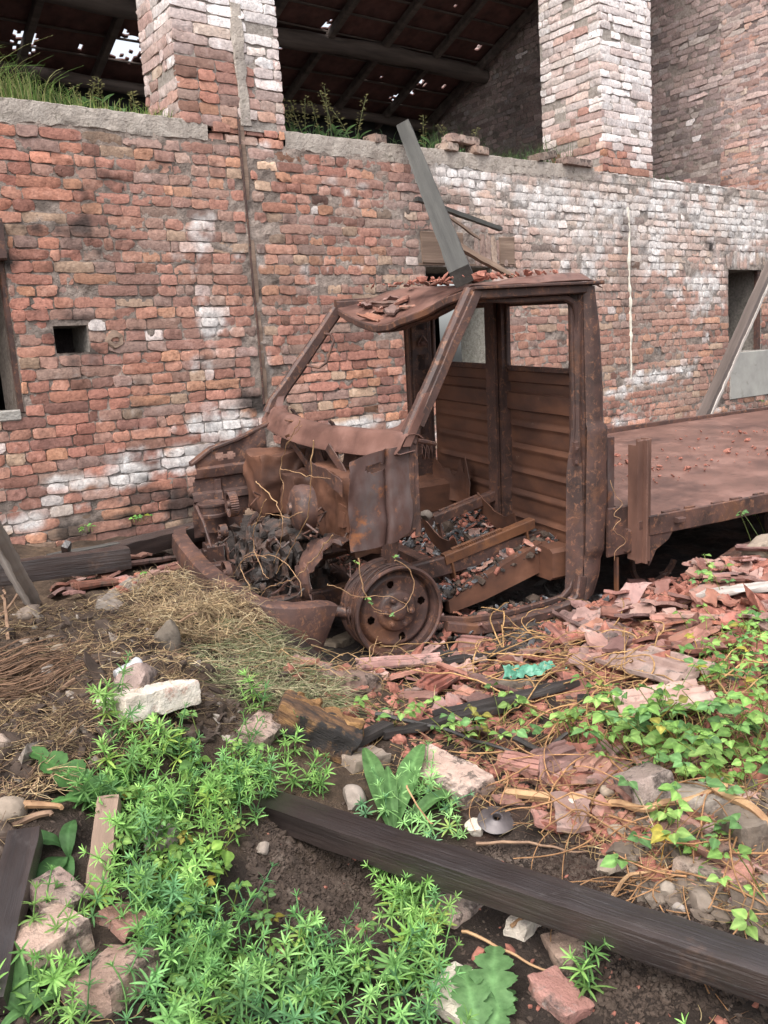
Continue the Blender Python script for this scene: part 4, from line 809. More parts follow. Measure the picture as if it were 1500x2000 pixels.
# far door pillar with its row of openings
for (w_, nm) in ((1.59, 'far_pillar'),):
    a_ = np.arange(.93, 1.09, .010); b_ = np.arange(.30, 1.62, .012); Gz = np.array([[(s_, w_+(.012 if abs(s_-1.01) > .06 else 0), h_) for h_ in b_] for s_ in a_])
    hl = [(1.50, .05), (1.24, .045), (1.06, .035), (.83, .05), (.66, .05)]
    m = MB(); m.sheet(Gz, .004, keep=lambda i, j: not any(abs(a_[i]-1.005) < .034 and abs(b_[j]-c) < d for c, d in hl)); m.box(.92, 1.10, 1.64, 1.65, .3, 1.62); m.box(.925, .935, 1.59, 1.64, .3, 1.62); m.build(nm, mat['rust'], trk)
m = MB(); m.tube([(.985, 1.575, 1.36), (1.04, 1.57, 1.36), (1.045, 1.57, 1.375), (1.015, 1.57, 1.415), (.985, 1.575, 1.375), (.985, 1.575, 1.36)], .006, 6); m.tube([(1.0, 1.57, 1.37), (1.03, 1.57, 1.372)], .008, 6); m.build('belt_anchor', mat['rust_pale_sheen'], trk)
for k in range(3):
    m = MB(); m.tube([(.97+.03*k, 1.56, .72), (.965+.035*k, 1.55, .66), (.98+.03*k, 1.55, .62), (.99+.025*k, 1.55, .68), (.975+.03*k, 1.56, .72)], .003, 5); m.build('wire_loop', mat['rust_pale_sheen'], trk)
m = MB(); P = np.array([[(s_, 1.60, h_+.04*fbm(np.array([s_*7, 1, 1.]), 3)) for h_ in np.linspace(.18, .62, 8)] for s_ in np.linspace(.1, 1.08, 20)]); m.sheet(P, .004)
m.box(.62, 1.09, 1.30, 1.60, .3, .52, .03); P = np.array([[(1.02+.03*math.sin(a*5), 1.05+.42*a, .38+.2*b*(1+.5*fbm(np.array([a*8, 2, 3.]), 3, 3))) for b in np.linspace(0, 1, 8)] for a in np.linspace(0, 1, 16)]); m.sheet(P, .004); m.build('far_sill_panel', mat['rust_panel'], trk, wob=.012, wf=9)
# floor, step box, seat frame
Gl = np.array([[(s_, w_, .0+FLH(s_)-.02+.04*max(w_-.9, 0)+.01*fbm(np.array([s_*6, w_*6, 0.]), 3)) for w_ in np.linspace(.26, 1.6, 30)] for s_ in np.linspace(.12, 1.1, 26)]); m = MB(); m.sheet(Gl, .006); m.build('cab_floor', mat['rust'], trk)
m = MB(); m.prism([(.97, .345), (.97, .19), (.60, .10), (.40, .06), (.40, .12), (.55, .20), (.75, .27)], lambda a, b, t: (a, t, b), .235, .29); m.box(.95, 1.08, .12, .3, .16, .335, .02); m.build('step_box', mat['rust_panel'], trk, wob=.006, wf=8)
def srail(a, b, wd, teeth):
    a = np.array(a); b = np.array(b); m = MB(); m.bar([a, b], .055, .018, (0, 0, 1), .004); m.bar([a+(0, -.024, -.02), b+(0, -.024, -.02)], .008, .05, (0, 0, 1), .002); m.bar([a+(0, .012, .012)+(b-a)*.1, b+(0, .012, .012)-(b-a)*.35], .02, .016, (0, 0, 1), .003)
    if teeth:
        for k in range(22): q = a+(b-a)*(.15+.5*k/22)+np.array([0, -.012, .012]); m.box(q[0], q[0]+.006, q[1]-.006, q[1]+.006, q[2]-.004, q[2]+.008)
    for t_ in (.06, .9): q = a+(b-a)*t_; m.bar([q, q+(.02, -.01, -.13)], .05, .012, (1, 0, 0), .003)
    return m.build('seat_rail', mat['rust_orange'] if teeth else mat['rust'], trk)
srail((.46, .40, .32), (1.02, .40, .43), .05, True); srail((.62, .80, .43), (1.09, .80, .53), .05, False)
m = MB()
for (sx0, hh) in ((.55, .42), (.92, .50)):
    P = np.array([[(sx0+.02*math.sin(a*3)+.03*b, .42+.38*a, hh-.02-.12*b+.05*a-.07*math.sin(a*math.pi)) for b in np.linspace(0, 1, 5)] for a in np.linspace(0, 1, 14)]); m.sheet(P, .005)
m.build('seat_bracket', mat['rust_panel'], trk, wob=.006)
m = MB(); m.tube([(-.1, 1.12, 1.03), (.1, .66, .99), (.16, .5, .96)], .007, 6); m.tube([(.15, .15, 1.0), (.3, .22, .96), (.36, .25, .94)], .012, 7); m.tube([(.12, .5, .9), (.2, .6, .6), (.3, .62, .4)], .012, 8); m.build('control_rod', mat['rust'], trk)
# load bed
bs = np.linspace(1.40, 6.4, 90); bwid = np.linspace(-.075, 1.93, 40)
Gb = np.zeros((90, 40, 3))
for i, s_ in enumerate(bs):
    for j, w_ in enumerate(bwid):
        h_ = .478+.075*ss(w_/1.9)+.022*math.sin(max(w_, 0)/1.93*math.pi)-.008*math.exp(-((w_-.72)/.018)**2)+.012*fbm(np.array([s_*1.1, w_*1.6, 4.]), 8, 2)-.012*math.exp(-(w_+.07)**2/.001)
        Gb[i, j] = (s_, w_, h_)
deck = MB(); deck.sheet(Gb, .006); deck.build('load_deck', mat['rust_pale_sheen'], trk)
m = MB(); m.bar([(s_, -.092+.004*math.sin(s_*4), .432+.002*math.sin(s_*6)) for s_ in np.linspace(1.395, 6.4, 40)], .018, .105, (0, 0, 1), .004)
for k in range(30): s_ = 1.5+.16*k+.05*random.random(); m.box(s_, s_+.06+.06*random.random(), -.085, -.065, .478, .487+.004*random.random())
m.box(1.56, 1.61, -.135, -.10, .43, .455, .004); m.build('side_rail', mat['rust'], trk, wob=.002)
m = MB(); m.bar([(1.42, 1.945, .55), (6.4, 1.945, .55)], .02, .08, (0, 0, 1), .004); m.build('side_rail', mat['rust'], trk)
m = MB()
for k in range(28): s_ = 1.45+.14*k; m.box(s_, s_+.05+.05*random.random(), .712, .728, .505, .518)
m.build('deck_seam', mat['rust'], trk, wob=.003)
m = MB(); m.box(1.33, 1.405, -.10, 1.93, .38, .48, .01); m.box(1.30, 1.34, -.06, 1.9, .30, .42, .008); m.build('front_cross_member', mat['rust'], trk, wob=.003)
m = MB(); m.bar([(1.358, -.085, .245), (1.36, -.085, .885)], .085, .012, (1, 0, 0), .002)
m.box(1.315, 1.405, -.10, -.088, .245, .885, .003); m.box(1.397, 1.405, -.10, -.03, .245, .885, .002); m.box(1.315, 1.323, -.10, -.03, .26, .86, .002); m.tube([(1.405, -.05, .79), (1.42, -.05, .79)], .012, 8); m.build('stake_post', mat['stake'], trk, wob=.002)
m = MB(); m.box(1.225, 1.27, .02, .032, .52, .90, .003); m.box(1.225, 1.235, .02, .06, .52, .90, .003); m.build('stake_post', mat['rust_scorched'], trk, wob=.002)
m = MB(); m.box(1.2, 1.33, -.02, .0, .28, .54, .005); m.build('mudguard_plate', mat['rust'], trk)
m = MB(); m.prism([(1.405, .38), (1.56, .38), (1.53, .34), (1.45, .30), (1.405, .22)], lambda a, b, t: (a, t, b), -.095, -.08); m.build('gusset', mat['rust'], trk)
m = MB(); m.tube([(1.5, .28, .28), (1.95, .28, .29)], .034, 16); m.tube([(1.46, .28, .28), (1.5, .28, .28)], .045, 14); m.box(1.98, 2.05, .2, .36, .26, .38, .008); m.tube([(1.6, .2, .36), (1.62, .27, .25)], .01, 6); m.build('air_tank', mat['rust'], trk)
m = MB(); m.lathe([(.15, 0), (.17, .0), (.175, .02), (.15, .03)], (1.72, .2, .14), (0, 1, .1), 30, keep=lambda p: p[0] < 1.75 or p[2] < .1); m.build('spring_hoop', mat['rust'], trk)
m = MB(); m.bar([(1.27, .0, .06), (1.268, .0, .27)], .03, .014, (1, 0, 0), .003); m.build('support_leg', mat['rust_orange'], trk)
# ------------------------------------------------------------------ loose things
def tsx(x, y, s):                                  # pixel on the plane s = const of the truck frame
    r = ray(x, y); t = (s-(CAM-TO)@TA)/(r@TA); d = CAM+r*t-TO; return np.array([d@TA, d@TB, d@TZ])
def block(name, label, cat, c1, c2, wd, H, mt, sink=.02, roll=0, L=None, group=None, seed=1, world=False, lift=0, res=.016, **k):
    a = np.array(c1) if world else G(*c1); b = np.array(c2) if world else G(*c2); d = b-a; Ln = L or np.linalg.norm(d); x = nrm(d)
    y = nrm(np.cross((0, 0, 1), x)); z = np.cross(x, y); r_ = math.radians(roll); y, z = y*math.cos(r_)+z*math.sin(r_), z*math.cos(r_)-y*math.sin(r_)
    c = (a+b)/2+z*(H/2-sink)+np.array([0, 0, lift]); V, F = rough_box(Ln, wd, H, res=max(res, Ln/90), seed=seed, **k)
    m = MB(); m.add(V, F, True); c = c-np.array([0, 0, 0 if world or 'lath' in name or 'log' in name or 'plank' in name else .012]); return m.build(name, mt, None, M4(c, x, y, z), label, cat, group)
def beam(name, label, cat, p1, p2, wd, H, mt, seed=1, up=(0, 0, 1), group=None, bow=0, taper=0, **k):
    a = np.array(p1, float); b = np.array(p2, float); Ln = np.linalg.norm(b-a); x, y, z = axes(b-a, up); k.setdefault('cf', 5); k.setdefault('chip', .01); k.setdefault('amp', .004)
    V, F = rough_box(Ln, wd, H, res=max(.02, Ln/80), seed=seed, **k); t = V[:, 0]/Ln; V[:, 2] += bow*(1-(2*t)**2); V[:, 1:] *= (1-taper*(t[:, None]+.5))
    m = MB(); m.add(V, F, True); return m.build(name, mt, None, M4((a+b)/2, x, y, z), label, cat, group)
def rock(name, label, cat, c, size, mt, seed=1, yaw=0, sink=.25, group=None, flat=0):
    bm = bmesh.new(); bmesh.ops.create_icosphere(bm, subdivisions=3, radius=1); V = np.array([v.co[:] for v in bm.verts]); F = [tuple(v.index for v in f.verts) for f in bm.faces]; bm.free()
    r_ = np.random.RandomState(seed)
    for _ in range(9):
        nn_ = nrm(r_.randn(3)); dd = .62+.25*r_.rand(); s_ = V@nn_; V = V-np.clip(s_-dd, 0, None)[:, None]*nn_
    V = V+vvn(V*2.5+seed, seed, 3)*.05; V = V*np.array(size)/2/.8; p = np.array(c, float)+np.array([0, 0, size[2]*(.5-sink)])
    m = MB(); m.add(V, F, False); m.S = [True]*len(m.S); return m.build(name, mt, None, M4(p, (math.cos(yaw), math.sin(yaw), 0), (-math.sin(yaw), math.cos(yaw), 0), (0, 0, 1)), label, cat, group)

# --- timbers
beam('charred_timber', 'long blackened square beam lying across the foreground soil', 'beam', zat(505, 1560, .16)+np.array([0, 0, -.02]), zat(1640, 1952, .13), .092, .068, mat['beam_dark'], 3, bow=.0, rnd=.004, amp=.0035, cf=4, chip=.006)
lb = T(*tb(903, 540, .5)); lt = W(wl(790, 262)[0], -.02, wl(790, 262)[2]+.02); dl = nrm(lt-lb)
beam('leaning_timber', 'grey square beam leaning from the cab roof up to the loft ledge', 'beam', lb+np.array([0, 0, .0]), lt+dl*.12, .112, .095, mat['wood_grey'], 5, up=(-.35, -.8, .55), rnd=.006, amp=.002, chip=.004)
def wpt(x, y, n): q = wl(x, y, n); return W(q[0], n, q[2])
beam('batten', 'thin dark green batten poking out rightwards above, behind the leaning grey beam', 'batten', wpt(812, 388, -.22), wpt(978, 448, -.10), .045, .035, mat['wood_grey'], 6, rnd=.003)
beam('batten', 'short reddish brown stick slanting behind the leaning grey beam', 'batten', wpt(870, 420, -.25), wpt(938, 467, -.15), .022, .022, mat['wood_brown'], 7, rnd=.003)
beam('batten', 'split board with a raw brown end resting on the cab roof', 'batten', wpt(890, 478, -.35), wpt(1010, 545, -.5), .07, .04, mat['wood_brown'], 8, rnd=.004)
bq = T(*tb(1362, 832, 1.93)); tq_ = wpt(1575, 360, -.04)
beam('leaning_plank', 'long weathered plank with one pale edge leaning from the truck bed against the wall', 'plank', bq+np.array([0, 0, -.02]), tq_, .10, .05, mat['wood_weathered'], 9, up=(-.6, -.6, .2), rnd=.004, chip=.004)
beam('leaning_plank', 'narrow pale strip of wood along the underside of the leaning plank', 'plank', bq+np.array([.062, -.02, -.02]), tq_+np.array([.062, -.02, -.02]), .014, .025, mat['wood_pale'], 10, up=(-.6, -.6, .2), rnd=.003, chip=.003)
beam('timber_post', 'broken brown timber leaning at the far left edge', 'beam', G(66, 1172)+np.array([0, 0, -.04]), zat(-36, 985, .95)+(zat(-36, 985, .95)-G(66, 1172))*.55, .10, .05, mat['wood_pale'], 11, up=(.25, -.8, .6), rnd=.004, amp=.004, chip=.006)
p_ = zat(252, 1088, .47); q_ = zat(-60, 1128, .50)
beam('black_timber', 'square black beam with a cut end lying level at the foot of the wall', 'beam', q_+(q_-p_)*.8, p_, .10, .11, mat['beam_dark'], 12, rnd=.005, amp=.003)
beam('black_timber', 'dark brown beam running behind the truck nose along the wall foot', 'beam', zat(150, 1098, .44), zat(395, 1035, .44), .16, .09, mat['beam_dark'], 13, rnd=.006)
beam('stub_post', 'short dark upright stub sticking up behind the black beam', 'post', zat(130, 1120, .36), zat(130, 1062, .56), .035, .05, mat['beam_dark'], 14, up=(0, 1, 0))
beam('wedge_board', 'wedge shaped dark board end between the two wall foot beams', 'board', zat(100, 1090, .48), zat(232, 1062, .48), .12, .035, mat['wood_grey'], 15, taper=.5)
beam('dark_plank', 'dark wet plank running out of the bottom left corner', 'plank', G(-25, 2000)+np.array([0, 0, .03]), G(62, 1700)+np.array([0, 0, .05]), .075, .05, mat['beam_dark'], 16, rnd=.004)
beam('stub_post', 'weathered grey stake with a broken top standing in the weeds', 'post', G(192, 1758)+np.array([0, 0, -.02]), G(222, 1628)+np.array([0, 0, .07]), .055, .045, mat['wood_brown'], 17, rnd=.004, chip=.02)
block('rotten_log', 'charred timber chunk split open to yellow rotten wood', 'log', (535, 1425), (688, 1478), .13, .10, mat['rot_wood'], sink=.01, seed=4, chip=.03, amp=.008, cf=11, res=.009)
block('rotten_log', 'yellow splintered heartwood on the charred timber chunk', 'log', (560, 1425), (684, 1458), .06, .035, mat['wood_yellow'], sink=-.06, seed=5, chip=.05, amp=.014, cf=16, res=.007)
for i, (a, b, wd, lb_, mt) in enumerate((((745, 1452), (1010, 1385), .045, 'charred lath under the weed stems left of the green scrap', 'char'), ((850, 1412), (1130, 1352), .05, 'black charred lath beside the concrete lump', 'char'), ((660, 1478), (760, 1440), .05, 'short black lath by the rotten log', 'char'),
        ((870, 1310), (1010, 1280), .04, 'dark lath in front of the wheel', 'char'), ((1290, 1275), (1460, 1340), .05, 'black lath half buried under roof tiles at right', 'char'), ((870, 1165), (985, 1140), .045, 'brown lath lying in the cab doorway', 'wood_brown'),
        ((1130, 1385), (1330, 1360), .05, 'dark lath under the big pink tiles', 'char'))):
    block('lath', lb_, 'lath', a, b, wd, .026, mat[mt], sink=-.012, seed=20+i, rnd=.003, cf=5, res=.02)
block('split_plank', 'pale grey split plank on the tile heap at the right edge', 'plank', (1362, 1185), (1530, 1165), .09, .025, mat['wood_pale'], sink=-.05, seed=31, rnd=.003, chip=.02)
# --- bricks and stones
BR = [('pale_block', 'large cream brick lying on the weeds at left', 'brick', (228, 1462), (368, 1398), .15, .075, 'brick_white', .0, -10, 1),
      ('flat_stone', 'upright brown stone slab leaning on the straw mound', 'stone', (205, 1190), (268, 1150), .10, .05, 'stone', .01, 25, 2),
      ('brick', 'soil covered buff brick in the middle behind the black beam', 'brick', (812, 1490), (940, 1560), .14, .075, 'brick_pale', .01, 8, 3),
      ('brick', 'broken tan brick left of the red tile piece', 'brick', (660, 1352), (722, 1338), .12, .08, 'brick_pale', .01, 0, 4),
      ('concrete_lump', 'grey concrete lump left of the green plastic scrap', 'concrete', (958, 1345), (1050, 1340), .07, .055, 'stone', .01, 0, 5),
      ('brick', 'pink brick at the bottom left corner, dusted with soil', 'brick', (175, 2000), (275, 1905), .12, .065, 'brick_pale', .0, -8, 6),
      ('brick', 'rounded pink brick below the dock leaves', 'brick', (45, 1915), (155, 1850), .12, .08, 'brick_pale', .01, 0, 7),
      ('brick', 'buff brick leaning under the left weeds', 'brick', (70, 1815), (140, 1770), .11, .06, 'brick_pale', .0, 20, 8),
      ('brick', 'thin brick fragment between weeds and bottom edge', 'brick', (215, 1850), (275, 1800), .10, .035, 'brick_red', .0, 10, 9),
      ('brick', 'half buried brick poking from under the black beam', 'brick', (855, 1800), (915, 1755), .11, .05, 'brick_pale', .02, 0, 10),
      ('brick', 'narrow cream brick on edge under the black beam', 'brick', (1005, 1850), (1048, 1800), .06, .08, 'brick_white', .03, 0, 11),
      ('brick', 'grey brick stub below the black beam', 'brick', (1075, 1870), (1135, 1862), .09, .07, 'brick_pale', .03, 0, 12),
      ('brick', 'orange brick standing on end at the bottom edge', 'brick', (1050, 1935), (1125, 2000), .09, .04, 'brick_red', .0, -10, 13),
      ('flat_stone', 'cream stone slab at the bottom edge beside the thistle', 'stone', (865, 1990), (935, 1935), .12, .05, 'brick_white', .01, 0, 14),
      ('stone_block', 'pinkish quarry stone at right under the leafy vine', 'stone', (1232, 1590), (1310, 1560), .14, .11, 'brick_pale', .01, -15, 15),
      ('stone_block', 'flat tan stone right of the pinkish quarry stone', 'stone', (1325, 1590), (1440, 1580), .13, .06, 'stone', .0, 0, 16),
      ('brick', 'tan brick on the slope under the lower vine leaves', 'brick', (1320, 1700), (1420, 1735), .09, .05, 'brick_pale', .0, -12, 17),
      ('brick', 'orange brick end right of the tan brick', 'brick', (1415, 1720), (1470, 1745), .09, .06, 'brick_red', .01, 0, 18),
      ('brick', 'pale brick sitting beside the rotten log', 'brick', (485, 1475), (530, 1430), .10, .05, 'brick_pale', .0, 18, 19),
      ('concrete_lump', 'grey stone wedge by the small weeds right of the rotten log', 'stone', (675, 1500), (745, 1480), .10, .06, 'stone', .01, 0, 20),
      ('brick', 'brick piece hidden in the weeds under the black beam end', 'brick', (560, 1600), (600, 1585), .08, .05, 'brick_pale', .02, 0, 21),
      ('flat_stone', 'grey slab right of the wheel front', 'stone', (640, 1262), (690, 1238), .10, .05, 'stone', .02, 0, 22),
      ('stone_block', 'pale grey stone at the lower right edge', 'stone', (1420, 1660), (1490, 1640), .12, .09, 'stone', .0, 0, 23)]
for (n_, l_, c_, a, b, wd, H, mt, sk, ro, sd) in BR: block(n_, l_, c_, a, b, wd, H, mat[mt], sink=sk, roll=ro, seed=sd+40, rnd=.005, chip=.016, amp=.0035, cf=19, res=.008)
RK = [('stone', 'white speckled stone stuck in the straw mound', (332, 1280), (.09, .07, .13), 'stone'), ('stone', 'triangular brick coloured stone above the cream brick', (275, 1375), (.19, .10, .10), 'brick_pale'), ('stone', 'pale round stone at the left edge by the plank', (20, 1630), (.09, .08, .07), 'stone'),
      ('stone', 'grey stone at left near the leaning timber', (62, 1210), (.10, .09, .06), 'stone'), ('stone', 'small pale stone below the grey one at left', (50, 1265), (.07, .06, .04), 'stone'), ('stone', 'rounded boulder on the tile heap at the right edge', (1492, 1085), (.20, .16, .15), 'stone'),
      ('stone', 'pale stone at the left edge below the plank', (10, 1510), (.06, .06, .05), 'stone'), ('stone', 'yellowish lump of rubble inside the cab door', (833, 1012), (.06, .06, .05), 'stone'), ('stone', 'small tan stone in the straw', (222, 1290), (.05, .04, .04), 'stone'),
      ('stone', 'small grey stone in the straw', (352, 1298), (.05, .04, .04), 'stone'), ('stone', 'pebble among the weeds', (518, 1698), (.035, .03, .03), 'stone'), ('stone', 'cream chip beside the steel disc', (928, 1610), (.06, .05, .04), 'brick_white'), ('stone', 'white stone by the red tile bits', (1115, 1590), (.09, .06, .04), 'brick_white'),
      ('stone', 'grey stone left of the charred beam end', (320, 1680), (.08, .07, .06), 'stone'), ('stone', 'small stone by the green scrap', (890, 1412), (.04, .04, .06), 'stone'), ('stone', 'reddish stone beside the log', (755, 1400), (.05, .05, .04), 'brick_pale'), ('stone', 'dark stone near the top of the dirt hole', (690, 1560), (.08, .06, .06), 'stone')]
for i, (n_, l_, c, sz, mt) in enumerate(RK): rock(n_, l_, 'stone', T(*tb(833, 1012, .45)) if 'cab door' in l_ else G(*c), sz, mat[mt], seed=60+i, yaw=i*1.3)
for i in range(30):        # loose stones in the lower right rubble
    px = (random.uniform(1180, 1500), random.uniform(1560, 1800)) if i < 22 else (random.uniform(0, 120), random.uniform(1180, 1330))
    s_ = random.uniform(.02, .05); rock('stone', 'small grey stone in the rubble at the lower right' if i < 22 else 'small grey stone on the left straw mound', 'stone', G(*px), (s_*1.2, s_, s_*.8), mat['stone'], seed=100+i, yaw=i, group='small stones at the lower right' if i < 22 else 'small stones on the left mound')
# loose bricks on the loft ledge
for i, (x0, y0, x1, y1, n_, l_, mt) in enumerate(((875, 290, 934, 286, .02, 'long tan brick lying on top of two others on the loft ledge', 'brick_pale'), (866, 297, 892, 299, -.0, 'yellowish brick under the left end of the long tan one', 'brick_pale'), (922, 298, 953, 301, -.0, 'brick under the right end of the long tan one', 'brick_pale'),
        (1045, 318, 1085, 300, .02, 'tan brick tipped up by the right pillar foot', 'brick_pale'), (1100, 322, 1155, 327, -.01, 'brick flat at the right pillar foot', 'brick_pale'), (725, 280, 752, 284, .03, 'pinkish brick stub on the ledge left of the leaning beam', 'brick_pale'))):
    A = wl(x0, y0, n_); B = wl(x1, y1, n_); z0 = 3.055+(.075 if i == 0 else 0); A = W(A[0], n_+.02, z0); B = W(B[0], n_+.05, z0+(.06 if i == 3 else 0))
    block('loose_brick', l_, 'brick', A, B, .13, .065, mat[mt], sink=0, world=True, seed=140+i, rnd=.006)
for i in range(9):
    p = W(8.2+random.random()*1.8, .05+.2*random.random(), 3.03); block('loose_brick', 'red brick fragment on the wall top at the right', 'brick', p, p+np.array([.10*math.cos(i), .10*math.sin(i), .01*random.random()]), .08, .04, mat['brick_red'], sink=0, world=True, seed=160+i, group='red fragments on the right wall top', res=.03)
# --- terracotta shards: a set of shapes, every shard its own object
def shard_mesh(k, mt):
    r_ = np.random.RandomState(200+k); hx, hy = r_.uniform(.045, .095), r_.uniform(.03, .065); a, b = np.meshgrid(np.linspace(-1, 1, 13), np.linspace(-1, 1, 11), indexing='ij')
    cn = {(i, j): np.array([i, j])*(r_.uniform(.62, 1.1, 2)) for i in (-1, 1) for j in (-1, 1)}
    P = sum(((1+i*a)/2*(1+j*b)/2)[..., None]*cn[(i, j)] for i in (-1, 1) for j in (-1, 1)); P = P*np.array([hx, hy]); e = np.maximum(abs(a), abs(b))**4
    P = P+np.stack([vn(np.stack([P[..., 0]*40, P[..., 1]*40, P[..., 0]*0+k], -1), 1), vn(np.stack([P[..., 0]*40, P[..., 1]*40, P[..., 0]*0+k], -1), 2)], -1)*.009*e[..., None]
    ty = k % 4; y = P[..., 1]
    z = (.010*np.abs(np.sin(y*38)) if ty == 0 else .012*ss((np.abs(y-.2*hy)-.02)/.01) if ty == 1 else -(y**2)*6 if ty == 2 else .003*np.sin(y*60))
    Gs = np.stack([P[..., 0], y, z+.002*vn(np.stack([a*3, b*3, a*0+k], -1), 3)], -1); m = MB(); m.sheet(Gs, .013, smooth=True)
    V = np.vstack(m.V); me = bpy.data.meshes.new('tile_shard'); me.from_pydata(V.tolist(), [], m.F); me.materials.append(mt); me.polygons.foreach_set('use_smooth', [True]*len(m.F)); me.set_sharp_from_angle(angle=math.radians(40)); return me
SM = [shard_mesh(k, mat['tile_pale' if k % 6 == 1 else 'tile']) for k in range(18)]
def shard(p, lbl, grp, sc_=1.0, tilt=.35, k=None, nrm_=None, yaw=None):
    o = mk('tile_shard', SM[random.randrange(18) if k is None else k], None, None, lbl, 'roof tile', grp)
    z = nrm(np.array([random.gauss(0, tilt), random.gauss(0, tilt), 1])+(0 if nrm_ is None else np.array(nrm_))); a = random.random()*6.3 if yaw is None else yaw; x = nrm(np.cross((math.sin(a), -math.cos(a), 0), z)); y = np.cross(z, x)
    s_ = sc_; m = M4(p, x*s_, y*s_, z*s_*(.8 if s_ > 1.2 else 1)); o.matrix_world = m; return o
def scatter(n, poly, lbl, grp, sc_=(.6, 1.3), lift=(.0, .04), tilt=.3, yaw=None):
    xs = [p[0] for p in poly]; ys = [p[1] for p in poly]; c = 0; pts = []
    while c < n:
        x, y = random.uniform(min(xs), max(xs)), random.uniform(min(ys), max(ys))
        if inpoly(x, y, poly): pts.append((x, y)); c += 1
    for p in Gmany(pts): shard(p+np.array([0, 0, random.uniform(*lift)]), lbl, grp, random.uniform(*sc_), tilt, yaw=None if yaw is None else yaw+random.gauss(0, .5))
random.seed(21)
scatter(116, [(1180, 1165), (1290, 1130), (1420, 1100), (1510, 1070), (1510, 1240), (1400, 1290), (1200, 1300), (1060, 1230)], 'piece of broken terracotta tile in the heap beside the truck bed', 'tile pieces heaped beside the truck bed', (.6, 1.5), (.005, .07), .28, yaw=.6)
scatter(14, [(870, 1180), (1000, 1160), (1130, 1140), (1130, 1200), (900, 1235)], 'piece of broken terracotta tile spilling out over the cab door sill', 'tile pieces on the cab sill', (.5, 1.1), (.0, .03), .3)
scatter(44, [(560, 1300), (860, 1270), (1090, 1225), (1180, 1300), (1100, 1390), (800, 1390), (640, 1360)], 'piece of broken terracotta tile on the ground in front of the wheel and cab', 'tile pieces in front of the cab', (.6, 1.3), (.0, .03), .3)
scatter(56, [(760, 1390), (1060, 1450), (1250, 1420), (1490, 1560), (1490, 1800), (1200, 1640), (1000, 1620), (960, 1480)], 'piece of broken terracotta tile in the rubble behind the foreground beam', 'tile pieces behind the foreground beam', (.5, 1.15), (.0, .02), .35)
scatter(26, [(100, 1150), (150, 1105), (340, 1085), (350, 1130), (260, 1165), (110, 1180)], 'piece of broken terracotta tile at the wall foot left of the bumper', 'tile pieces left of the bumper', (.6, 1.3), (.0, .04), .25)
for i in range(34):        # inside the cab
    s_, w_ = random.uniform(.15, 1.03), random.uniform(.02, .9); fl = .035 if w_ < .23 else FLH(s_)
    shard(T(s_, w_, fl+random.uniform(0, .03)), 'piece of broken terracotta tile on the burnt cab floor', 'tile pieces inside the cab', random.uniform(.5, 1.0), .4)
for i, (x, y) in enumerate([(722, 600), (735, 612), (745, 596), (760, 600), (770, 588), (785, 590), (795, 598), (775, 604), (750, 608), (712, 596), (728, 622), (840, 562), (852, 556), (862, 552), (870, 560), (822, 572), (1000, 530), (1020, 529), (1040, 529), (1058, 531), (985, 532), (960, 533)]):
    q = tsx(x, y, .62 if x < 800 else .8); w_ = float(np.clip(q[1], .3, 1.4)) if x < 900 else .9
    s_ = (.45+.022*(i % 7)) if x < 800 else .62+.03*(i % 5) if x < 900 else .85+.03*(i % 6)
    if x < 800:
        for _ in range(12):       # slide along the skin until the pixel matches
            h_ = ip(w_, ws, Gd[:, 0, 2]); k_ = ss((s_-sf(w_))/(.50+.1*math.sin(w_*3))); hh = h_*(1-k_)+1.708*k_+.012; qq = tb(x, y, w_); s_ = float(np.clip(qq[0], .40, .9)); w_ = float(np.clip(w_+(hh-qq[2])*-1.5, .3, 1.4))
        z_ = hh
    else: z_ = 1.718
    shard(T(s_, w_, z_), 'piece of broken terracotta tile lying on the cab roof', 'tile pieces on the cab roof', random.uniform(.35, .8) if x > 800 else random.uniform(.6, 1.2), .25)
# larger tiles told apart
def big_tile(label, p1, p2, wd, mt, seed, roll=0, lift=.03, ridges=3, curve=0):
    a = G(*p1); b = G(*p2); L = np.linalg.norm(b-a); x, y, z = axes(b-a); r_ = math.radians(roll); y, z = y*math.cos(r_)+z*math.sin(r_), z*math.cos(r_)-y*math.sin(r_)
    A, B = np.meshgrid(np.linspace(-.5, .5, 22), np.linspace(-.5, .5, 26), indexing='ij'); X = A*L*(1+.05*vn(np.stack([B*6, B*0+seed, B*0], -1), 3)*(abs(A)*2)**3); Y = B*wd*(1+.06*vn(np.stack([A*6, A*0+seed, A*0], -1), 4))
    Z = .014*ss((np.abs(((B+.5)*ridges % 1)-.5)-.28)/.12)-curve*B*B; m = MB(); m.sheet(np.stack([X, Y, Z], -1), .014); return m.build('roof_tile', mat[mt], None, M4((a+b)/2+np.array([0, 0, lift]), x, y, z), label, 'roof tile', wob=.002)
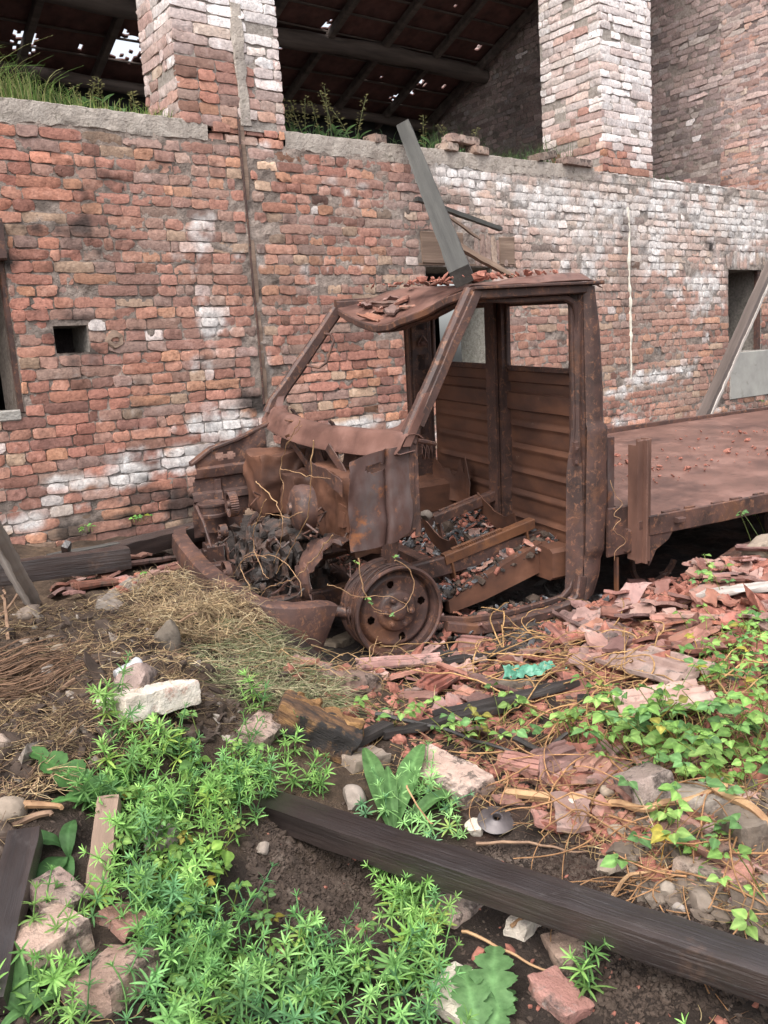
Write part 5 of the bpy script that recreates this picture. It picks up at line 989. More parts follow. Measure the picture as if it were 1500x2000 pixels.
for i, t_ in enumerate((('large pink ridged roof tile at right, the upper of the two', (1215, 1310), (1350, 1350), .22, 'tile_pale', 5), ('large pink roof tile at right, half under vine leaves', (1205, 1410), (1385, 1385), .24, 'tile_pale', -6), ('short red grooved tile standing beside the tan brick', (835, 1362), (885, 1332), .10, 'tile', 15),
        ('red trough shaped tile near the twig bundle', (1065, 1520), (1130, 1490), .15, 'tile', 28), ('dull red tile leaning right of the trough shaped one', (1165, 1530), (1190, 1495), .12, 'tile', 20), ('pink curved tile edge left of the twig bundle', (985, 1505), (1060, 1520), .06, 'tile_pale', 30),
        ('wide pink tile flat on the heap near the cab pillar', (1110, 1205), (1215, 1255), .18, 'tile_pale', -4), ('flat red tile below the pale split plank', (1290, 1215), (1420, 1215), .16, 'tile_pale', -8), ('mossy ridged tile piece behind the wheel', (868, 1175), (915, 1130), .16, 'tile_moss', -20),
        ('long tile strip lying in front of the wheel', (700, 1308), (860, 1302), .07, 'tile', 10), ('curled orange tile in the cab doorway', (895, 1255), (945, 1262), .10, 'tile', 25), ('pink tile flat beneath the dry vine tangle', (1110, 1300), (1200, 1290), .17, 'tile_pale', -3), ('red tile by the bumper corner', (150, 1165), (230, 1150), .14, 'tile', -5), ('long red tile at the wall foot', (215, 1130), (330, 1108), .13, 'tile', -12))):
    big_tile(t_[0], t_[1], t_[2], t_[3], t_[4], i+300, t_[5], curve=.15 if 'trough' in t_[0] or 'curled' in t_[0] else 0, lift=.05 if 'large' in t_[0] else .03)
# --- other single finds
def disc():
    p = G(970, 1612); m = MB(); m.lathe([(.011, .0), (.013, .012), (.018, .013), (.030, .004), (.052, .0), (.054, -.002), (.050, -.003), (.02, .0), (.011, -.0)], (0, 0, 0), (0, 0, 1), 40)
    x, y, z = axes((1, .2, .0), (-.1, -.35, 1)); return m.build('steel_disc', mat['steel_disc'], None, M4(p+np.array([0, 0, .03]), x, y, z), 'dark round steel disc with a raised hole in the rubble', 'disc', wob=.002, wf=20)
disc()
m = MB(); m.lathe([(0, 0), (.020, .0), (.024, .004), (.025, .02), (.023, .05), (.025, .085), (.021, .092), (0, .092)], (0, 0, 0), (1, 0, 0), 20); p = G(232, 1368); x, y, z = axes((.7, .65, .25)); m.build('tin_can', mat['tin'], None, M4(p+np.array([0, 0, .02]), x, y, z), 'small crushed silvery can left of the triangular stone', 'can', wob=.003, wf=30)
c = G(1045, 1332); A, B = np.meshgrid(np.linspace(-1, 1, 46), np.linspace(-1, 1, 30), indexing='ij'); S = np.stack([A*.125*(1-.15*B*B), B*.06*(1-.2*A*A), A*0], -1); S[..., 2] = .045+.022*fbm(S*34, 5, 3)+.008*np.sin(B*5+A*2); S[..., :2] += .02*vvn(S*20, 7, 2)[..., :2]
x, y, z = axes((1, .15, 0)); m = MB(); m.sheet(S, .002); m.build('plastic_scrap', mat['plastic'], None, M4(c, x, y, z), 'crumpled green plastic scrap among dry stems', 'plastic scrap')
# --- sticks
def stick(label, pts, r, mt='twig', lift=.02, name='stick', jit=.012, k=6):
    P = [G(*p[:2])+np.array([0, 0, (p[2] if len(p) > 2 else lift)]) for p in pts]; P = np.array(P); t = np.linspace(0, len(P)-1, len(P)*6); Q = np.stack([np.interp(t, range(len(P)), P[:, i]) for i in range(3)], -1); Q[1:-1] += vvn(Q[1:-1]*9, len(label), 2)*jit
    o = Q[0].copy(); m = MB(); m.tube(Q-o, [r*(1-.5*i/len(Q)) for i in range(len(Q))], k); return m.build(name, mat[mt], None, M4(o), label, 'stick')
ST = [('thick peeling branch arching through the right rubble', [(985, 1560), (1080, 1580), (1190, 1585), (1260, 1620, .05), (1340, 1612, .05), (1420, 1590, .06)], .014, 'vine'), ('stout branch end leaving the right edge', [(1400, 1590, .05), (1450, 1630, .08), (1520, 1690, .08)], .016, 'vine'),
      ('long dark stick across the middle rubble', [(735, 1412, .03), (850, 1440, .04), (950, 1470, .04), (1040, 1490, .03)], .010, 'char'), ('thin grey twig in the soil behind the beam', [(930, 1650), (1040, 1655), (1150, 1680)], .005, 'twig'),
      ('black twig bundle stem nearest the red tile', [(980, 1450, .05), (1060, 1485, .05), (1110, 1460, .06)], .012, 'char'), ('forked twig leaning out of the straw mound', [(330, 1232, .0), (360, 1265, .1), (395, 1290, .15)], .006, 'twig'),
      ('pale stick lying on the left straw slope', [(125, 1372), (190, 1330), (245, 1300)], .007, 'twig'), ('stick standing at the far left', [(22, 1290, .0), (15, 1220, .08), (10, 1175, .10)], .008, 'twig'), ('bent twig reaching over the left slope', [(0, 1195, .03), (45, 1180, .08), (70, 1160, .10)], .007, 'twig'),
      ('orange brown stick at left above the dock leaf', [(50, 1632, .03), (130, 1645, .03)], .011, 'vine'), ('second brown stick below it', [(0, 1655, .02), (110, 1650, .02)], .012, 'twig'), ('thin stem crossing the dirt hole', [(905, 1855, .02), (1000, 1895, .02), (1110, 1925, .01)], .004, 'vine'),
      ('curved stem under the beam', [(1000, 1845, .03), (1050, 1822, .05), (1070, 1790, .03)], .005, 'vine'), ('dead twig on the black beam', [(800, 1602, .12), (820, 1640, .13), (850, 1675, .12)], .003, 'vine'), ('curved stem by the lower right rubble', [(1195, 1780, .02), (1230, 1740, .05), (1300, 1715, .02)], .006, 'vine')]
for s_ in ST: stick(s_[0], s_[1], s_[2], s_[3])
def local_vine(label, pts, r, mt='vine', depth='s', d=-.62, jit=.006, name='dead_stem'):
    P = np.array([T(*(tsx(x, y, d+(p[0] if p else 0)) if depth == 's' else tb(x, y, d+(p[0] if p else 0)))) for (x, y, *p) in pts]); n = len(P)*7
    t = np.linspace(0, len(P)-1, n); ti = np.clip(np.floor(t).astype(int), 0, len(P)-2); f = (t-ti)[:, None]
    Pm = P[np.maximum(ti-1, 0)]; P0 = P[ti]; P1 = P[ti+1]; P2 = P[np.minimum(ti+2, len(P)-1)]
    Q = .5*((2*P0)+(-Pm+P1)*f+(2*Pm-5*P0+4*P1-P2)*f**2+(-Pm+3*P0-3*P1+P2)*f**3); Q[1:-1] += vvn(Q[1:-1]*30, len(label), 2)*jit; o = Q[-1].copy()
    m = MB(); m.tube(Q-o, [r*.5*(1-.4*i/n) for i in range(n)], 6); return m.build(name, mat[mt], None, M4(o), label, 'stem')
LV = [('pale dead stem rising straight from the engine past the windscreen base', [(612, 860), (607, 950), (600, 1010), (570, 1070), (540, 1120)], .0045), ('thin reddish stem with a dried seed head over the engine', [(585, 820), (560, 870), (548, 915), (552, 960), (545, 1030)], .003),
      ('reddish side twig crossing in front of the heater box', [(548, 915), (600, 928), (645, 935)], .003), ('stem looping left over the toothed pulley', [(500, 940), (530, 970), (548, 1000), (552, 1040), (535, 1100)], .004), ('long stem bending in an arch over the engine', [(505, 1180), (470, 1100), (530, 1085), (575, 1120), (588, 1165)], .004),
      ('straight stem down the front of the engine', [(520, 975), (505, 1010), (495, 1060), (515, 1120), (525, 1130)], .004), ('curled stem hugging the brake servo', [(590, 1000), (560, 1010), (520, 1005), (490, 1030)], .0035), ('dark bent stem beside the wheel arch', [(650, 1045), (620, 1080), (575, 1130), (520, 1150), (508, 1185)], .004),
      ('fine twig from the alternator to the left', [(520, 1090), (490, 1080), (470, 1100), (455, 1125)], .003), ('stem tip curving over the scuttle', [(590, 830), (575, 850), (560, 868)], .002)]
for l_, p_l, r in LV: local_vine(l_, p_l, r)
m_ = [('pale vine running down onto the wheel', [(700, 1090), (705, 1130), (720, 1175), (745, 1195)], .006), ('green tipped vine curling round the wheel face', [(770, 1095), (800, 1110), (808, 1150), (790, 1185), (760, 1200), (730, 1195)], .0045), ('thin vine bending over the hub', [(640, 1140), (665, 1150), (700, 1165), (760, 1165), (790, 1180), (798, 1195)], .004), ('short stem leaning on the wheel bottom', [(738, 1243), (725, 1275), (710, 1300)], .005)]
for l_, p_l, r in m_: local_vine(l_, p_l, r, depth='b', d=-.045)
local_vine('dry weed stem climbing the front stake post', [(1192, 938), (1205, 970), (1215, 985), (1198, 1005), (1212, 1015), (1196, 1035), (1222, 1055), (1204, 1075), (1200, 1095)], .003, depth='b', d=-.13)
# ------------------------------------------------------------------ stuff: strands, crumbs, ground cover
def strands(P, r, cols, name, label, cat, mt, k=3, taper=.3, kind='stuff', origin=None, group=None):
    n, s, _ = P.shape; d = np.gradient(P, axis=1); d = d/(np.linalg.norm(d, axis=-1, keepdims=True)+1e-9); up = np.broadcast_to(np.array([.2, .3, .93]), d.shape); y = np.cross(up, d); y = y/(np.linalg.norm(y, axis=-1, keepdims=True)+1e-6); z = np.cross(d, y)
    rr = np.asarray(r).reshape(-1, 1)*np.linspace(1, taper, s)[None]; a = np.arange(k)*2*math.pi/k
    V = P[:, :, None]+(y[:, :, None]*np.cos(a)[None, None, :, None]+z[:, :, None]*np.sin(a)[None, None, :, None])*rr[:, :, None, None]
    idx = np.arange(n*s*k).reshape(n, s, k); nx_ = np.roll(idx, -1, axis=2); F = np.stack([idx[:, :-1], nx_[:, :-1], nx_[:, 1:], idx[:, 1:]], -1).reshape(-1, 4)
    C = np.repeat(cols, s*k, axis=0); o = np.array(P[0, 0] if origin is None else origin); me = mesh_np(name, V.reshape(-1, 3)-o, F, mat[mt], cols=C, smooth=True); return mk(name, me, None, M4(o), label, cat, group, kind)
def pts_in(poly, n, rs):
    xs = [p[0] for p in poly]; ys = [p[1] for p in poly]; out = []
    while len(out) < n:
        x, y = rs.uniform(min(xs), max(xs)), rs.uniform(min(ys), max(ys))
        if inpoly(x, y, poly): out.append((x, y))
    return Gmany(out)
def lay(B, L, rs, lift, seg=5, curl=.8, pitch=.25, zmax=.12):
    n = len(B); a = rs.rand(n)*2*math.pi; p = rs.randn(n)*pitch; P = np.zeros((n, seg, 3)); P[:, 0] = B+np.stack([0*a, 0*a, rs.rand(n)*lift], -1); kk_ = rs.randn(n)*curl; kp = rs.randn(n)*curl*.4
    for i in range(1, seg):
        a = a+kk_/seg; p = p+kp/seg; P[:, i] = P[:, i-1]+np.stack([np.cos(a)*np.cos(p), np.sin(a)*np.cos(p), np.sin(p)], -1)*(L/(seg-1))[:, None]
    g = gz(P[..., 0], P[..., 1]); P[..., 2] = np.maximum(P[..., 2], g+.002); P[..., 2] = np.minimum(P[..., 2], g+zmax*(.3+.7*rs.rand(n, 1))); return P
STR = np.array([(.46, .33, .16), (.36, .25, .13), (.24, .15, .085), (.15, .085, .05), (.52, .42, .24), (.10, .06, .04)])
rs = np.random.RandomState(77)
LEFT = [(-40, 1200), (120, 1185), (330, 1145), (400, 1140), (480, 1195), (520, 1260), (600, 1310), (660, 1400), (560, 1440), (420, 1460), (200, 1520), (80, 1600), (-40, 1660)]
B = pts_in(LEFT, 10500, rs); B = B[fbm(B*7, 41, 3)+.35*rs.randn(len(B)) > .08]; L = rs.uniform(.03, .12, len(B)); C = STR[rs.choice(6, len(B), p=[.2, .22, .22, .16, .08, .12])]*rs.uniform(.7, 1.6, (len(B), 1))*(.80+.45*np.clip(fbm(B*3.5, 4, 2), -1, 1))[:, None]; C = C*.85+C.mean(1, keepdims=True)*.15
strands(lay(B, L, rs, .03, curl=1.5), rs.uniform(.0009, .0022, len(B)), C, 'straw', 'dry brown straw and rotted stalks over the left mound', 'straw', 'straw')
B = pts_in([(250, 1180), (400, 1135), (485, 1190), (520, 1250), (440, 1290), (300, 1260)], 2900, rs); L = rs.uniform(.05, .14, len(B)); C = STR[rs.choice(6, len(B), p=[.35, .3, .12, .05, .15, .03])]*rs.uniform(.7, 1.45, (len(B), 1)); C = C*.8+C.mean(1, keepdims=True)*.2
strands(lay(B, L, rs, .07, curl=1.5, pitch=.45), rs.uniform(.0011, .0022, len(B)), C, 'hay', 'tangled straw clump on the crest of the mound before the bumper', 'straw', 'straw')
B = pts_in([(420, 1235), (520, 1240), (640, 1330), (690, 1400), (560, 1425), (450, 1360), (380, 1300)], 1900, rs); L = rs.uniform(.06, .16, len(B)); gc = np.array([(.34, .33, .20), (.22, .26, .13), (.44, .40, .26), (.14, .17, .08)]); C = gc[rs.choice(4, len(B))]*rs.uniform(.8, 1.2, (len(B), 1))
P = lay(B, L, rs, .035, curl=1.0, pitch=.2); strands(P, rs.uniform(.0012, .0024, len(B)), C, 'wilted_grass', 'wilted grey green grass sliding down the right side of the mound', 'grass', 'straw')
RIGHT = [(560, 1320), (700, 1290), (900, 1260), (1100, 1200), (1510, 1150), (1510, 1830), (1300, 1740), (960, 1600), (700, 1500), (640, 1480)]
B = pts_in(RIGHT, 3000, rs); L = rs.uniform(.03, .13, len(B)); C = STR[rs.choice(6, len(B), p=[.22, .28, .2, .12, .1, .08])]*rs.uniform(.8, 1.3, (len(B), 1))
strands(lay(B, L, rs, .03, curl=.6), rs.uniform(.0008, .0019, len(B)), C, 'straw', 'scattered dry stalks over the tile rubble on the right', 'straw', 'straw')
B = pts_in([(980, 1210), (1130, 1200), (1340, 1270), (1460, 1390), (1250, 1420), (1000, 1400), (870, 1330)], 150, rs); L = rs.uniform(.25, .75, len(B)); C = np.array([(.42, .26, .12)])*rs.uniform(.6, 1.25, (len(B), 1))
strands(lay(B, L, rs, .06, seg=16, curl=2.2, pitch=.18), rs.uniform(.0018, .0042, len(B)), C, 'dry_vines', 'tangle of long dry vine stems in front of the cab', 'dry vines', 'straw', k=5, taper=.6)
B = pts_in([(930, 1430), (1300, 1560), (1490, 1560), (1500, 1780), (1250, 1760), (1000, 1540)], 130, rs); L = rs.uniform(.15, .5, len(B)); C = np.array([(.36, .20, .10)])*rs.uniform(.6, 1.3, (len(B), 1))
strands(lay(B, L, rs, .05, seg=12, curl=1.2, pitch=.2), rs.uniform(.0014, .0036, len(B)), C, 'dry_vines', 'loose dry vine stems under the green leaves at right', 'dry vines', 'straw', k=5, taper=.6)
B = pts_in([(480, 1290), (640, 1230), (720, 1290), (900, 1290), (800, 1340), (560, 1350)], 45, rs); L = rs.uniform(.12, .4, len(B)); C = np.array([(.34, .23, .12)])*rs.uniform(.6, 1.3, (len(B), 1))
strands(lay(B, L, rs, .05, seg=12, curl=1.6, pitch=.4), rs.uniform(.001, .003, len(B)), C, 'dry_vines', 'thin dry stems around the foot of the wheel', 'dry vines', 'straw', k=5, taper=.6)
# dark rotted stalks at left
B = pts_in([(-20, 1290), (160, 1290), (150, 1370), (-20, 1400)], 160, rs); n = len(B); a = .45+rs.randn(n)*.18; L = rs.uniform(.12, .3, n); P = B[:, None]+np.stack([np.cos(a), np.sin(a), .15+0*a], -1)[:, None]*(np.linspace(-.5, .5, 6)[None]*L[:, None])[..., None]; P[..., 2] = np.maximum(P[..., 2], gz(P[..., 0], P[..., 1])+.01)+rs.rand(n, 1)*.04
strands(P, rs.uniform(.002, .004, n), np.array([(.16, .095, .06)])*rs.uniform(.5, 1.4, (n, 1)), 'rotted_stalks', 'bundle of dark rotted stalks on the left slope', 'stalks', 'straw', k=5)
# crumbs
def crumbs(P, S, mt, name, label, cat, rs, sub=1, flat=.7):
    bm = bmesh.new(); bmesh.ops.create_icosphere(bm, subdivisions=sub, radius=1); v0 = np.array([v.co[:] for v in bm.verts]); f0 = np.array([[v.index for v in f.verts] for f in bm.faces]); bm.free(); n = len(P)
    V = v0[None]*(1+rs.randn(n, len(v0), 1)*.22)*np.stack([rs.uniform(.7, 1.4, n), rs.uniform(.7, 1.3, n), rs.uniform(.4, 1, n)*flat/.7], -1)[:, None]; a = rs.rand(n)*6.3; c, s_ = np.cos(a)[:, None], np.sin(a)[:, None]; t = rs.randn(n)[:, None]*.5
    X = V[..., 0]*c-V[..., 1]*s_; Y = V[..., 0]*s_+V[..., 1]*c; Z = V[..., 2]+X*t; V = np.stack([X, Y, Z], -1)*np.asarray(S)[:, None, None]+P[:, None]; F = (f0[None]+(np.arange(n)*len(v0))[:, None, None]).reshape(-1, 3)
    o = P[0].copy(); me = mesh_np(name, V.reshape(-1, 3)-o, F, mat[mt], smooth=False); return mk(name, me, None, M4(o), label, cat, None, 'stuff')
ALL = [(-40, 1190), (300, 1160), (480, 1200), (700, 1290), (900, 1250), (1100, 1190), (1510, 1130), (1510, 2010), (-40, 2010)]
crumbs(pts_in(ALL, 5200, rs), rs.gamma(2, .0013, 5200)+.0015, 'crumb', 'soil_crumbs', 'dark crumbs of soil scattered over the ground', 'soil', rs)
crumbs(pts_in([(490, 1640), (560, 1600), (740, 1680), (760, 1850), (620, 1880), (480, 1800)], 7500, rs), rs.gamma(1.6, .0015, 7500)+.0012, 'crumb', 'soil_crumbs', 'loose black soil in the bare hollow between the weeds', 'soil', rs)
crumbs(pts_in([(1020, 1620), (1300, 1740), (1500, 1850), (1500, 1960), (1180, 1990), (900, 1640)], 6000, rs), rs.gamma(1.6, .0015, 6000)+.0012, 'crumb', 'soil_crumbs', 'loose black soil behind and below the foreground beam', 'soil', rs)
RED = [(560, 1330), (860, 1270), (1100, 1200), (1510, 1110), (1510, 1800), (1250, 1700), (900, 1500), (700, 1450)]
crumbs(pts_in(RED, 3600, rs), rs.gamma(1.6, .0055, 3600)+.003, 'tile_crumb', 'tile_crumbs', 'terracotta crumbs strewn across the right half of the ground', 'tile crumbs', rs)
crumbs(pts_in([(1050, 1230), (1200, 1160), (1510, 1090), (1510, 1300), (1200, 1330)], 2200, rs), rs.gamma(2, .007, 2200)+.004, 'tile_crumb', 'tile_crumbs', 'small broken bits filling the tile heap by the truck bed', 'tile crumbs', rs)
crumbs(pts_in([(480, 1600), (900, 1640), (1500, 1900), (1500, 2000), (500, 1990)], 90, rs), rs.gamma(2, .003, 90)+.002, 'tile_crumb', 'tile_crumbs', 'orange tile chips dotted over the black foreground soil', 'tile crumbs', rs)
n = 500; P = np.array([T(rs.uniform(.1, 1.08), rs.uniform(0, 1.5), 0) for _ in range(n)]); q = P-TO; s_, w_ = q@TA, q@TB; P = P+TZ[None]*np.where(w_ < .23, .035, .0+FLH(s_))[:, None]
crumbs(P, rs.gamma(2.2, .004, n)+.003, 'charcoal', 'charcoal', 'charcoal and clinker heaped on the burnt cab floor', 'charcoal', rs)
n = 700; P = np.array([T(rs.uniform(.1, 1.08), rs.uniform(0, 1.5), 0) for _ in range(n)]); q = P-TO; s_, w_ = q@TA, q@TB; P = P+TZ[None]*np.where(w_ < .23, .04, .005+FLH(s_))[:, None]
crumbs(P, rs.gamma(2, .005, n)+.003, 'tile_crumb', 'tile_crumbs', 'burnt red tile rubble over the cab floor', 'tile crumbs', rs)
n = 700; P = np.array([T(rs.uniform(.1, 1.08), rs.uniform(0, 1.5), 0) for _ in range(n)]); q = P-TO; s_, w_ = q@TA, q@TB; P = P+TZ[None]*np.where(w_ < .23, .035, .0+FLH(s_))[:, None]
crumbs(P, rs.gamma(2, .006, n)+.003, 'crumb', 'soil_crumbs', 'dark debris over the cab floor', 'debris', rs)
n = 420; P = np.array([T(rs.uniform(.3, 1.08), rs.uniform(0, 1.2), 0) for _ in range(n)]); q = P-TO; s_, w_ = q@TA, q@TB; P = P+TZ[None]*np.where(w_ < .23, .045, .015+FLH(s_))[:, None]
crumbs(P, rs.gamma(2, .005, n)+.003, 'ash', 'ash', 'pale flaky ash on the cab floor', 'ash', rs)
crumbs(pts_in([(860, 1180), (1130, 1130), (1180, 1200), (960, 1290), (860, 1290)], 700, rs), rs.gamma(2, .006, 700)+.003, 'charcoal', 'charcoal', 'charcoal and ash bits on the ground below the door sill', 'charcoal', rs)
crumbs(pts_in([(900, 1200), (1150, 1150), (1250, 1220), (900, 1300)], 220, rs), rs.gamma(2, .004, 220)+.002, 'ash', 'ash', 'pale ash flecks on the ground below the door sill', 'ash', rs)
n = 230; P = []
for k in range(n):
    cl = [(1.9, .55), (2.6, .75), (2.2, 1.05), (3.1, .6), (3.4, 1.2), (1.7, .8)][k % 6]; s_ = cl[0]+rs.randn()*.3; w_ = float(np.clip(cl[1]+rs.randn()*.12, 0, 1.8)); s_ = max(s_, 1.45); P.append(T(s_, w_, .482+.075*ss(w_/1.9)+.022*math.sin(w_/1.93*math.pi)+.006))
crumbs(np.array(P), rs.gamma(1.6, .004, n)+.0015, 'tile_crumb', 'tile_crumbs', 'red tile crumbs scattered on the truck bed', 'tile crumbs', rs)
n = 160; P = np.array([T(rs.uniform(.5, 1.15), rs.uniform(.2, 1.3), 1.728) for _ in range(n)]); crumbs(P, rs.gamma(1.6, .005, n)+.002, 'tile_crumb', 'tile_crumbs', 'red tile crumbs on the cab roof', 'tile crumbs', rs)
crumbs(pts_in(LEFT, 1500, rs), rs.gamma(2, .005, 1500)+.003, 'crumb', 'soil_clods', 'dark clods of earth on the left mound', 'soil', rs)
crumbs(pts_in(LEFT, 160, rs), rs.gamma(2, .004, 160)+.003, 'stone', 'pebbles', 'pale pebbles on the left mound', 'pebbles', rs)
crumbs(pts_in([(1180, 1560), (1510, 1540), (1510, 1850), (1250, 1760)], 420, rs), rs.gamma(2, .006, 420)+.004, 'stone', 'pebbles', 'pebbles and rubble at the lower right', 'pebbles', rs)
# ------------------------------------------------------------------ leaves
def leaf_tpl(rows, cols, wf, droop=.35, fold=.12):
    t = np.linspace(0, 1, rows); c = np.linspace(-1, 1, cols); Tt, Cc = np.meshgrid(t, c, indexing='ij'); wv = wf(Tt); V = np.stack([Tt, Cc*wv, fold*np.abs(Cc)*wv*2-droop*Tt**2], -1).reshape(-1, 3)
    idx = np.arange(rows*cols).reshape(rows, cols); F = np.stack([idx[:-1, :-1], idx[1:, :-1], idx[1:, 1:], idx[:-1, 1:]], -1).reshape(-1, 4); cf = 1+.45*np.exp(-(Cc/.16)**2)-.16*np.abs(np.sin(Tt*24-np.abs(Cc)*4))**8; return V, F, cf.ravel()
NAR = leaf_tpl(6, 3, lambda t: .082*np.sin(np.pi*np.clip(t*.93+.05, 0, 1))**.7+.004, .22, .25)
OVA = leaf_tpl(8, 5, lambda t: .36*np.sin(np.pi*np.clip(t, 0, 1)**.72)**.9*(1+.08*np.sin(t*34))+.004, .22, .16)
BRO = leaf_tpl(16, 7, lambda t: .15*np.sin(np.pi*np.clip(t*.95+.03, 0, 1)**.95)**.8+.01, .25, .2)
THI = leaf_tpl(60, 7, lambda t: (.04+.15*np.sin(np.pi*np.clip(t*.95+.03, 0, 1)))*(.35+.65*np.abs(np.sin(t*15))**.5*(.75+.25*np.abs(np.sin(t*61)))), .2, .25)
class LB:
    def __init__(s): s.V = []; s.F = []; s.C = []; s.n = 0
    def leaves(s, tpl, O, X, Z, S, C):               # origins, directions, up vectors, sizes, colours
        v, f, cfac = tpl; O, X, Z = map(np.asarray, (O, X, Z)); X = nrm_rows(X); Y = nrm_rows(np.cross(Z, X)); Z = np.cross(X, Y); n = len(O)
        P = O[:, None]+(v[None, :, 0, None]*X[:, None]+v[None, :, 1, None]*Y[:, None]+v[None, :, 2, None]*Z[:, None])*np.asarray(S)[:, None, None]
        s.V.append(P.reshape(-1, 3)); s.F.append((f[None]+(np.arange(n)*len(v))[:, None, None]).reshape(-1, 4)+s.n); s.C.append(np.clip(np.repeat(C, len(v), axis=0)*np.tile(cfac, n)[:, None], 0, 1)); s.n += n*len(v)
    def stems(s, P, r, C, k=4):
        n, q, _ = P.shape; d = np.gradient(P, axis=1); d = nrm_rows(d); up = np.broadcast_to(np.array([.9, .3, .1]), d.shape); y = nrm_rows(np.cross(up, d)); z = np.cross(d, y); a = np.arange(k)*2*math.pi/k; rr = np.asarray(r).reshape(-1, 1, 1, 1)
        V = P[:, :, None]+(y[:, :, None]*np.cos(a)[None, None, :, None]+z[:, :, None]*np.sin(a)[None, None, :, None])*rr; idx = np.arange(n*q*k).reshape(n, q, k); nx_ = np.roll(idx, -1, axis=2); F = np.stack([idx[:, :-1], nx_[:, :-1], nx_[:, 1:], idx[:, 1:]], -1).reshape(-1, 4)
        s.V.append(V.reshape(-1, 3)); s.F.append(F+s.n); s.C.append(np.repeat(C, q*k, axis=0)); s.n += n*q*k
    def build(s, name, label, cat, kind=None, group=None, o=None, mt='leaf'):
        V = np.vstack(s.V); o = V[0].copy() if o is None else np.array(o); me = mesh_np(name, V-o, np.vstack(s.F), mat[mt], cols=np.vstack(s.C), smooth=True); return mk(name, me, None, M4(o), label, cat, group, kind)
GR = np.array([1.0, 1, 1.02])*1.38*np.array([(.145, .27, .075), (.12, .235, .075), (.175, .31, .09), (.10, .205, .08), (.20, .33, .10)])
def whorl_stems(lb, B, H, rs, size=.040, wpm=.030, tint=(1, 1, 1), lean=.35):
    for i, b in enumerate(B):
        h = H[i]; q = 7; ssz = rs.uniform(.65, 1.25); d = np.array([rs.randn()*lean, rs.randn()*lean, 1.]); cv = np.array([rs.randn()*.25, rs.randn()*.25, -.1]); t = np.linspace(0, 1, q)[:, None]; P = b+(d*t+cv*t*t)*h*.9; c = GR[rs.randint(5)]*rs.uniform(.75, 1.2)*np.array(tint)
        lb.stems(P[None], [.0016], np.array([c*1.1])); nw = max(2, int(h/wpm)); tk = np.linspace(.22, 1, nw)
        for j, tt_ in enumerate(tk):
            p = np.array([np.interp(tt_*(q-1), range(q), P[:, k]) for k in range(3)]); nl = rs.randint(6, 9); a = np.arange(nl)*2*math.pi/nl+rs.rand()*6; top = j >= nw-2; el = (.9 if j == nw-1 else .45 if top else .12)+rs.randn(nl)*.12; sz = size*ssz*(.62 if j == nw-1 else .85 if top else 1)*rs.uniform(.8, 1.15, nl)
            ax = nrm(d+2*cv*tt_); e1 = nrm(np.cross(ax, (0, 1, .1))); e2 = np.cross(ax, e1); X = (np.cos(a)[:, None]*e1+np.sin(a)[:, None]*e2)*np.cos(el)[:, None]+ax*np.sin(el)[:, None]; Z = np.broadcast_to(ax, X.shape)
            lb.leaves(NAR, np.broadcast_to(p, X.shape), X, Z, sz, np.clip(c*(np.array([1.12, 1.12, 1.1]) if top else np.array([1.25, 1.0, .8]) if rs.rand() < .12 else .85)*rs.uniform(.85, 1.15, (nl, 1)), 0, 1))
def leafy(poly, n, rs, size, label, name='leafy_vine', h=(.03, .16), tri=True, kind='stuff', tint=(1, 1, 1), pl=None):
    lb = LB(); B = pts_in(poly, n, rs) if pl is None else pl; n = len(B)
    for b in B:
        hh = rs.uniform(*h); d = np.array([rs.randn()*.5, rs.randn()*.5, 1]); t = np.linspace(0, 1, 5)[:, None]; P = b+(d*t+np.array([0, 0, -.15])*t*t)*hh; c = GR[rs.randint(5)]*rs.uniform(.55, 1.2)*np.array(tint)*(np.array([1.6, .8, .6]) if rs.rand() < .05 else 1); lb.stems(P[None], [.0016], np.array([c*np.array([1.2, .8, .8])]))
        a0 = rs.rand()*6.3; k = 3 if tri else 5
        for j in range(k):
            a = a0+(j-1)*1.25 if k == 3 else a0+j*1.3; X = np.array([math.cos(a), math.sin(a), rs.uniform(-.25, .3)]); Z = np.array([rs.randn()*.45, -.25+rs.randn()*.45, 1]); lb.leaves(OVA, P[-1][None]+.006*X, X[None], Z[None], [size*rs.uniform(.45, 1.2)], np.clip(c*rs.uniform(.85, 1.2), 0, 1)[None])
    return lb.build(name, label, 'vine', kind)
def cleavers(poly, n, hr, name, label, rs, kind='stuff', size=.040, tint=(1, 1, 1)):
    lb = LB(); B = pts_in(poly, n, rs); whorl_stems(lb, B, rs.uniform(*hr, n), rs, size, tint=tint); return lb.build(name, label, 'weeds', kind)
rs = np.random.RandomState(31)
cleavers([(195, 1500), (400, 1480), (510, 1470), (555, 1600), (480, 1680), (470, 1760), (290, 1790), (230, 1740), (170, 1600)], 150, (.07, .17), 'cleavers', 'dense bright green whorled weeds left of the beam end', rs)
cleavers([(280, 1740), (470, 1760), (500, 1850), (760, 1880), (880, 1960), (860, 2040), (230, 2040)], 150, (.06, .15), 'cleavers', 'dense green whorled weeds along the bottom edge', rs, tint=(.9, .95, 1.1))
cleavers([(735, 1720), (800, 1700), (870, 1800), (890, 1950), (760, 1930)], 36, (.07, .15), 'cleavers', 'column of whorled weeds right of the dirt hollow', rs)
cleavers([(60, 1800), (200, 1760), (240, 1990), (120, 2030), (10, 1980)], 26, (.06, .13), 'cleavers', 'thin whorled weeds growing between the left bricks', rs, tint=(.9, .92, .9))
cleavers([(530, 1480), (620, 1490), (640, 1560), (560, 1550)], 14, (.05, .1), 'cleavers', 'small whorled weeds below the rotten log', rs)
